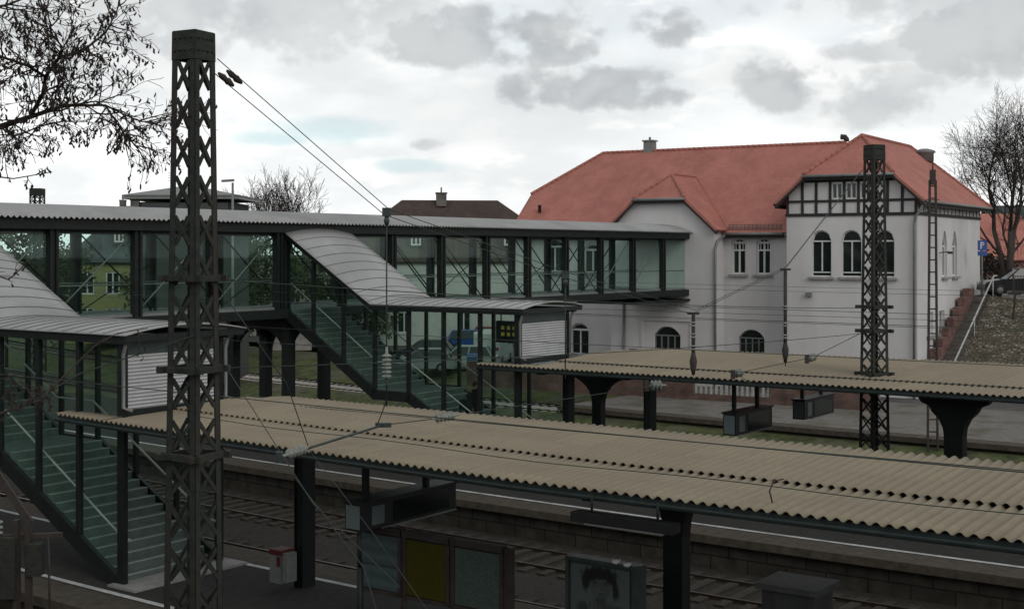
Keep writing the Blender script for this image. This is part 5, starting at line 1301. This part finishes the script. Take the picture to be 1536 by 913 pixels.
# ------------------------------------------------------------------ trees
rt = random.Random(11)
def rv(s): return V((rt.uniform(-s, s), rt.uniform(-s, s), rt.uniform(-s, s)))
def twigs(mb, p, d, L, r, depth, spread=.6, up=.12, nch=(3, 5), shrink=.62, pods=None, droop=0., minr=.004, segs=4):
    d = V(d).normalized(); pts = [V(p)]; k = segs; dirs = []
    for i in range(k):
        d = (d + rv(.22) + Z * (up - droop)).normalized(); pts.append(pts[-1] + d * L / k); dirs.append(d)
    mb.path(pts, [max(minr, r * (1 - .55 * i / k)) for i in range(k + 1)], 6 if depth > 3 else (4 if depth > 1 else 3), cap=False)
    if depth <= 0:
        if pods is not None and rt.random() < .95: pods.append((pts[-1], d)); pods.append((pts[2], dirs[1]))
        return
    n = rt.randint(*nch)
    for j in range(n):
        f = .3 + .7 * (j + rt.random() * .8) / n; i = min(k - 1, int(f * k)); q = pts[i] + (pts[i + 1] - pts[i]) * min(1, f * k - i)
        ax = dirs[i].cross(rv(1)).normalized(); nd = (dirs[i] + ax * spread * rt.uniform(.6, 1.5)).normalized()
        twigs(mb, q, nd, L * shrink * rt.uniform(.75, 1.15), max(minr, r * .55 * (1 - .3 * f)), depth - 1, spread, up, nch, shrink, pods, droop, minr, segs)
    if depth >= 1: twigs(mb, pts[-1], d, L * shrink, max(minr, r * .5), depth - 1, spread, up, nch, shrink, pods, droop, minr, segs)
def bare_tree(P, trunks, hT, L, r, depth, label, group=None, spread=.6, up=.12, nch=(3, 5), minr=.01, shrink=.62):
    P = V(P); t = thing('bare_tree', P, label, 'tree', group); tb = MB(); cb = MB()
    for (dx, dy) in trunks:
        d = V((dx, dy, 1)).normalized(); top = P + d * hT
        tb.path([P - Z * .3, P + d * hT * .5 + rv(.08), top], [r, r * .82, r * .68], 10)
        for k in range(2): twigs(cb, P + d * hT * (.6 + .35 * k), (d + rv(.7)).normalized(), L * .85, r * .45, depth - 1, spread, up, nch, shrink, None, 0, minr)
        twigs(cb, top, d, L, r * .65, depth, spread, up, nch, shrink, None, 0, minr)
    tb.build('trunk', M['bark'], t, recalc=False); cb.build('crown', M['twig'], t, recalc=False); return t
# trees behind the footbridge
for i, (px, Y, hT, L, lab) in enumerate(((388, 112, 5.6, 4.6, 'bare tree behind the footbridge, left one of the pair right of the lattice mast'), (438, 108, 5.4, 5.2, 'taller bare tree behind the footbridge, right one of the pair right of the lattice mast'))):
    bare_tree((ray(px, Y), Y, -.05), [(-.08, 0), (.1, .05)] if i == 0 else [(-.12, 0), (.02, .1), (.16, 0)], hT, L * .74, .2, 4, lab, 'bare trees behind the footbridge', .80, .08, (3, 5), .012)
bare_tree((ray(1512, 86), 86, 4.6), [(-.20, .1), (.02, -.05), (.14, .1)], 3.9, 3.45, .21, 5, 'big bare street tree with several stems at the right edge', None, .85, .05, (2, 4), .008, .68)
bare_tree((ray(1560, 92), 92, 4.6), [(-.05, .1), (.1, -.05)], 4.4, 3.7, .22, 4, 'bare tree partly outside the right edge', None, .6, .12, (3, 4), .018, .66)
def leafy(P, h, rad, label, n=2600, m='leaf', group='dark bushes behind the footbridge', name='bush'):
    P = V(P); t = thing(name, P, label, 'bush' if name == 'bush' else 'tree', group); b = MB(); b.tube(P - Z * .2, P + Z * h * .7, .12, .04); 
    for k in range(5): b.tube(P + Z * h * (.2 + .1 * k), P + Z * h * (.45 + .1 * k) + V((rt.uniform(-.5, .5), rt.uniform(-.5, .5), .1)) * rad, .05, .02, 5)
    b.build('trunk', M['bark'], t); b = MB(); cl = [(P + V((rt.uniform(-.7, .7) * rad, rt.uniform(-.7, .7) * rad, h * rt.uniform(.25, .9))), rad * rt.uniform(.25, .5)) for _ in range(16)]
    for i in range(n):
        c, rr = cl[i % 16]; q = c + rv(1).normalized() * rr * rt.uniform(.3, 1.15); a = rv(1).normalized() * .17; e = rv(1).normalized() * .12; b.add([q - a, q + e, q + a, q - e], [(0, 1, 2, 3)])
    b.build('crown', M[m], t, recalc=False)
k_ = 0
for px, Y, h, rad in ((10, 84, 9.4, 3.8), (62, 96, 9.8, 3.8), (93, 90, 8.0, 2.0), (252, 92, 9.0, 3.2), (300, 99, 9.4, 3.6), (350, 94, 9.2, 3.4), (400, 90, 8.4, 2.8), (520, 93, 7.5, 2.6), (560, 100, 5.5, 2.4), (630, 108, 3.0, 2.2), (480, 104, 6.5, 3.)):
    labs = ['dark bushy tree at the left edge behind the footbridge panes', 'taller dark tree left of the yellow house', 'narrow bush touching the left corner of the yellow house', 'dark bush left of the lattice mast behind the panes', 'dark tree hidden behind the lattice mast', 'dark bush right of the lattice mast behind the panes', 'low bush behind the first panes left of the stair roof', 'low bush behind the upper far stairs', 'dark bush left of the brown roofed house', 'low hedge bush behind the dark blue car', 'dark tree behind the stair roof, left of the brown roofed house']
    leafy((ray(px, Y), Y, -.05), h, rad, labs[k_]); k_ += 1
for px, Y, h, rad, lab in ((1478, 97, 2.2, 1.6, 'brown scrubby bush under the parking sign'), (1500, 101, 2.0, 1.6, 'scrubby bush left of the street tree stems')):
    leafy((ray(px, Y), Y, 4.65), h, rad, lab, 500, 'bark', 'scrubby bushes by the street')
# locust tree reaching in from the left, with old pods
lt = thing('locust_tree', (-9.6, 13.2, 2.4), 'bare tree with hanging dry pods reaching in at the upper left', 'tree')
tb = MB(); P = V((-9.6, 13.2, 2.4)); tb.path([P - Z * .6, P + Z * 1.5, P + V((.2, .1, 3.4)), P + V((.1, .2, 6.5)), P + V((.5, .3, 9))], [.24, .2, .17, .12, .06], 10); tb.build('trunk', M['bark'], lt)
cb = MB(); pods = []
def bough(pts, r0, r1, nt, L, depth, droop=.02):
    pts = [V(p) for p in pts]; k = len(pts)
    cb.path(pts, [r1 + (r0 - r1) * (1 - i / (k - 1)) ** 1.5 for i in range(k)], 7, cap=False)
    for j in range(nt):
        f = (j + rt.random()) / nt * (k - 1); i = min(k - 2, int(f)); q = pts[i] + (pts[i + 1] - pts[i]) * (f - i); d = (pts[i + 1] - pts[i]).normalized()
        nd = (d * .7 + rv(1).normalized() * .9).normalized(); twigs(cb, q, nd, L * rt.uniform(.6, 1.2), .008, depth, .75, .04, (2, 4), .62, pods, droop, .0028, 4)
YL = 13.2
A = lambda px, py, Y=YL: at(px, py, Y)
bough([P + V((.15, .1, 3.0)), A(-260, 260), A(-120, 232, 13.0), A(0, 190, 12.9), A(49, 174, 12.8), A(99, 158, 12.9), A(158, 158, 13.1), A(204, 180, 13.4), A(246, 190, 13.8)], .058, .004, 44, .36, 2)
bough([A(45, 176, 12.8), A(64, 142, 12.7), A(68, 115, 12.5), A(88, 88, 12.3), A(93, 70, 12.1), A(72, 45, 12.0), A(62, 10, 12.0)], .022, .006, 26, .34, 2)
bough([A(88, 88, 12.3), A(125, 76, 12.6), A(158, 50, 12.9), A(175, 18, 13.2), A(184, -18, 13.4)], .016, .006, 22, .30, 2)
bough([A(68, 115, 12.5), A(40, 98, 12.2), A(0, 85, 12.0), A(-60, 80, 11.8)], .014, .012, 18, .34, 2)
bough([P + V((.1, .2, 5.6)), A(-160, 40, 12.6), A(-60, 20, 12.8), A(10, 8, 12.9), A(60, -12, 13.1)], .04, .008, 20, .38, 2)
bough([A(0, 190, 12.9), A(20, 205, 12.6), A(60, 190, 12.4), A(100, 180, 12.5)], .012, .005, 16, .26, 2, .10)
bough([A(158, 158, 13.1), A(185, 200, 13.2), A(205, 220, 13.3)], .010, .004, 12, .24, 2, .14)
bough([A(-120, 250, 13), A(-30, 262, 12.8), A(20, 268, 12.7), A(78, 258, 12.6)], .014, .004, 5, .16, 1)
bough([P + V((.1, 0, 1.5)), A(-150, 400, 12), A(-40, 400, 11.6), A(14, 420, 11.4)], .03, .005, 7, .16, 1, .06)
bough([P + V((.1, 0, .9)), A(-120, 560, 11.6), A(-20, 575, 11.2), A(30, 560, 11.2)], .03, .005, 10, .28, 2, .04)
bough([A(-60, 640, 11), A(60, 600, 11.4), A(140, 520, 12), A(175, 500, 12.4), A(222, 492, 12.8)], .012, .004, 4, .18, 1, .05)
cb.build('crown', M['twig'], lt, recalc=False)
b = MB()
for q, d in pods:
    if rt.random() < .66: continue
    dn = (Z * -1 + rv(.55)).normalized(); L = rt.uniform(.045, .085); w = rt.uniform(.006, .012); sd = dn.cross(rv(1)).normalized(); e = dn.cross(sd) * .012
    b.add([q, q + dn * L * .3 + sd * w + e, q + dn * L * .7 + sd * w - e, q + dn * L, q + dn * L * .7 - sd * w - e, q + dn * L * .3 - sd * w + e], [(0, 1, 2, 3, 4, 5)])
o = b.build('pods', M['pod'], lt, recalc=False); o['kind'] = 'stuff'

# ------------------------------------------------------------------ sky and light
SUN_EL, SUN_AZ = 30.0, 150.0            # degrees; azimuth clockwise from the view axis
w = bpy.data.worlds.new('World'); sc.world = w; w.use_nodes = True; nt = w.node_tree; L = nt.links
bg = nt.nodes['Background']
sky = N(nt, 'ShaderNodeTexSky', sky_type='NISHITA'); sky.sun_disc = False; sky.sun_elevation = R_(SUN_EL); sky.sun_rotation = R_(SUN_AZ); sky.air_density = 1; sky.dust_density = 2
tc = N(nt, 'ShaderNodeTexCoord'); sx = N(nt, 'ShaderNodeSeparateXYZ'); L.new(tc.outputs['Generated'], sx.inputs[0])
def MM(op, a, b_=None, c=None):
    n = N(nt, 'ShaderNodeMath', operation=op)
    for i, x in enumerate((a, b_, c)):
        if x is None: continue
        if isinstance(x, (int, float)): n.inputs[i].default_value = x
        else: L.new(x, n.inputs[i])
    return n.outputs[0]
az = MM('ARCTAN2', sx.outputs['X'], sx.outputs['Y']); el = MM('ARCSINE', sx.outputs['Z'])
cv = N(nt, 'ShaderNodeCombineXYZ'); L.new(az, cv.inputs[0]); L.new(MM('MULTIPLY', el, 2.6), cv.inputs[1])
def noise(scale, det=9, rough=.6, off=0, dist=0., src=None):
    n = N(nt, 'ShaderNodeTexNoise'); n.inputs['Scale'].default_value = scale; n.inputs['Detail'].default_value = det; n.inputs['Roughness'].default_value = rough; n.inputs['Distortion'].default_value = dist
    v = N(nt, 'ShaderNodeVectorMath', operation='ADD'); v.inputs[1].default_value = (off, off * .7, off * .3); L.new((src or cv).outputs[0], v.inputs[0]); L.new(v.outputs[0], n.inputs['Vector']); return n.outputs['Fac']
n1 = noise(7.5, 5, .56, 3.1); n3 = noise(3.2, 2, .5, 1.7)
def smooth(x, a, b_):
    m = N(nt, 'ShaderNodeMapRange', interpolation_type='SMOOTHSTEP'); m.inputs['From Min'].default_value = a; m.inputs['From Max'].default_value = b_; L.new(x, m.inputs['Value']); return m.outputs[0]
cu = N(nt, 'ShaderNodeCombineXYZ'); L.new(az, cu.inputs[0]); L.new(MM('MULTIPLY', el, 1.25), cu.inputs[1])
n4 = noise(17, 3, .55, 4.4, 0., cu); n5 = noise(52, 3, .55, 2.2, 0., cu)
tot = None
wob = MM('ADD', MM('MULTIPLY', MM('SUBTRACT', n4, .5), 3.3), MM('MULTIPLY', MM('SUBTRACT', n5, .5), 1.5))
def group(lst, weight):
    q = None
    for px, py, rx, ry in lst:
        a0, e0 = math.atan((px - 768) / F), math.atan((YH - py) / F); kx, ky = F / rx / 1.42, F / ry / 1.5
        dx = MM('MULTIPLY_ADD', az, kx, -a0 * kx); dy = MM('MULTIPLY_ADD', el, ky, -e0 * ky)
        r2 = MM('MULTIPLY_ADD', dx, dx, MM('MULTIPLY', dy, dy)); q = r2 if q is None else MM('MINIMUM', q, r2)
    v = smooth(MM('ADD', MM('SUBTRACT', 1.0, q), wob), .0, .9)
    halo = MM('MULTIPLY', smooth(MM('ADD', MM('SUBTRACT', 1.0, MM('MULTIPLY', q, .42)), MM('MULTIPLY', wob, .6)), .0, 1.3), .28)
    return MM('MULTIPLY', MM('MAXIMUM', v, halo), weight)
tot = MM('MAXIMUM', group(((745, 48, 135, 38), (655, 66, 70, 26), (835, 70, 55, 28), (1000, 46, 50, 26), (905, 132, 115, 30), (775, 140, 35, 22), (960, 145, 70, 20), (1190, 128, 66, 30), (1490, 70, 95, 50)), .86),
         group(((1320, 150, 85, 36), (1290, 90, 80, 14), (635, 217, 24, 9), (1500, 10, 260, 30), (200, 25, 460, 55), (60, 70, 120, 40)), .62))
# the same broken cloud all round, away from the part of the sky in the picture
far = smooth(MM('ABSOLUTE', az), .42, .6); hi = smooth(el, .2, .32); oth = MM('MAXIMUM', far, hi)
tot = MM('MAXIMUM', tot, MM('MULTIPLY', MM('MULTIPLY', smooth(n1, .48, .62), .75), oth))
def rgb(c):
    n = N(nt, 'ShaderNodeRGB'); n.outputs[0].default_value = (*c, 1); return n.outputs[0]
def mixc(f, a, b_):
    m = N(nt, 'ShaderNodeMix', data_type='RGBA'); L.new(f, m.inputs[0]); L.new(a, m.inputs[6]); L.new(b_, m.inputs[7]); return m.outputs[2]
blue = N(nt, 'ShaderNodeVectorMath', operation='SCALE'); L.new(sky.outputs[0], blue.inputs[0]); blue.inputs['Scale'].default_value = .10
veil = smooth(MM('ADD', n3, MM('MULTIPLY', MM('SUBTRACT', n1, .5), .7)), .28, .52)
base = mixc(MM('ADD', .68, MM('MULTIPLY', veil, .32)), blue.outputs[0], rgb((1.10, 1.12, 1.12)))
base = mixc(MM('MULTIPLY', smooth(n1, .44, .62), .75), base, rgb((.86, .885, .89)))
base = mixc(MM('MULTIPLY', smooth(noise(11, 4, .6, 21.), .52, .64), .9), base, rgb((1.12, 1.12, 1.10)))
pb_ = None
for px, py, rx, ry in ((500, 195, 150, 26), (400, 210, 90, 16), (620, 250, 60, 14)):
    dx = MM('DIVIDE', MM('SUBTRACT', az, math.atan((px - 768) / F)), rx / F); dy = MM('DIVIDE', MM('SUBTRACT', el, math.atan((YH - py) / F)), ry / F)
    v = smooth(MM('ADD', MM('SUBTRACT', 1.0, MM('ADD', MM('MULTIPLY', dx, dx), MM('MULTIPLY', dy, dy))), MM('MULTIPLY', MM('SUBTRACT', n1, .5), 3.)), .1, 1.1)
    pb_ = v if pb_ is None else MM('MAXIMUM', pb_, v)
base = mixc(MM('MULTIPLY', pb_, .85), base, rgb((.66, .84, .88)))
base = mixc(MM('MULTIPLY', smooth(noise(4.5, 2, .5, 33.), .46, .66), .55), base, rgb((.74, .765, .78)))
top = MM('MULTIPLY', smooth(el, .14, .34), .8)
base = mixc(top, base, rgb((.46, .47, .49)))
dark = mixc(smooth(n4, .35, .65), rgb((.42, .445, .465)), rgb((.58, .605, .615)))
out = mixc(tot, base, dark)
L.new(out, bg.inputs['Color']); bg.inputs['Strength'].default_value = 1.0
w.cycles.sampling_method = 'MANUAL'; w.cycles.sample_map_resolution = 256
sun = bpy.data.lights.new('sun', 'SUN'); sun.energy = .85; sun.angle = R_(30); sun.color = (1, .95, .88)
so = bpy.data.objects.new('sun', sun); COL.objects.link(so)
dv = V((math.sin(R_(SUN_AZ)) * math.cos(R_(SUN_EL)), math.cos(R_(SUN_AZ)) * math.cos(R_(SUN_EL)), math.sin(R_(SUN_EL))))
so.rotation_euler = dv.to_track_quat('Z', 'Y').to_euler(); so.location = dv * 200

# ------------------------------------------------------------------ camera
cam = bpy.data.cameras.new('camera'); co = bpy.data.objects.new('camera', cam); COL.objects.link(co)
co.location = (0, 0, H); co.rotation_euler = (R_(90), 0, 0); cam.sensor_width = 36; cam.lens = 36 * F / 1536; cam.shift_y = -(456.5 - YH) / 1536; cam.clip_end = 6000; cam.clip_start = .1
sc.camera = co
sc.render.engine = 'CYCLES'
sc.cycles.max_bounces = 5; sc.cycles.transparent_max_bounces = 20; sc.cycles.diffuse_bounces = 2; sc.cycles.glossy_bounces = 2
sc.cycles.use_denoising = True
vs = sc.view_settings; vs.view_transform = 'Standard'; vs.look = 'None'; vs.exposure = 0; vs.gamma = 1
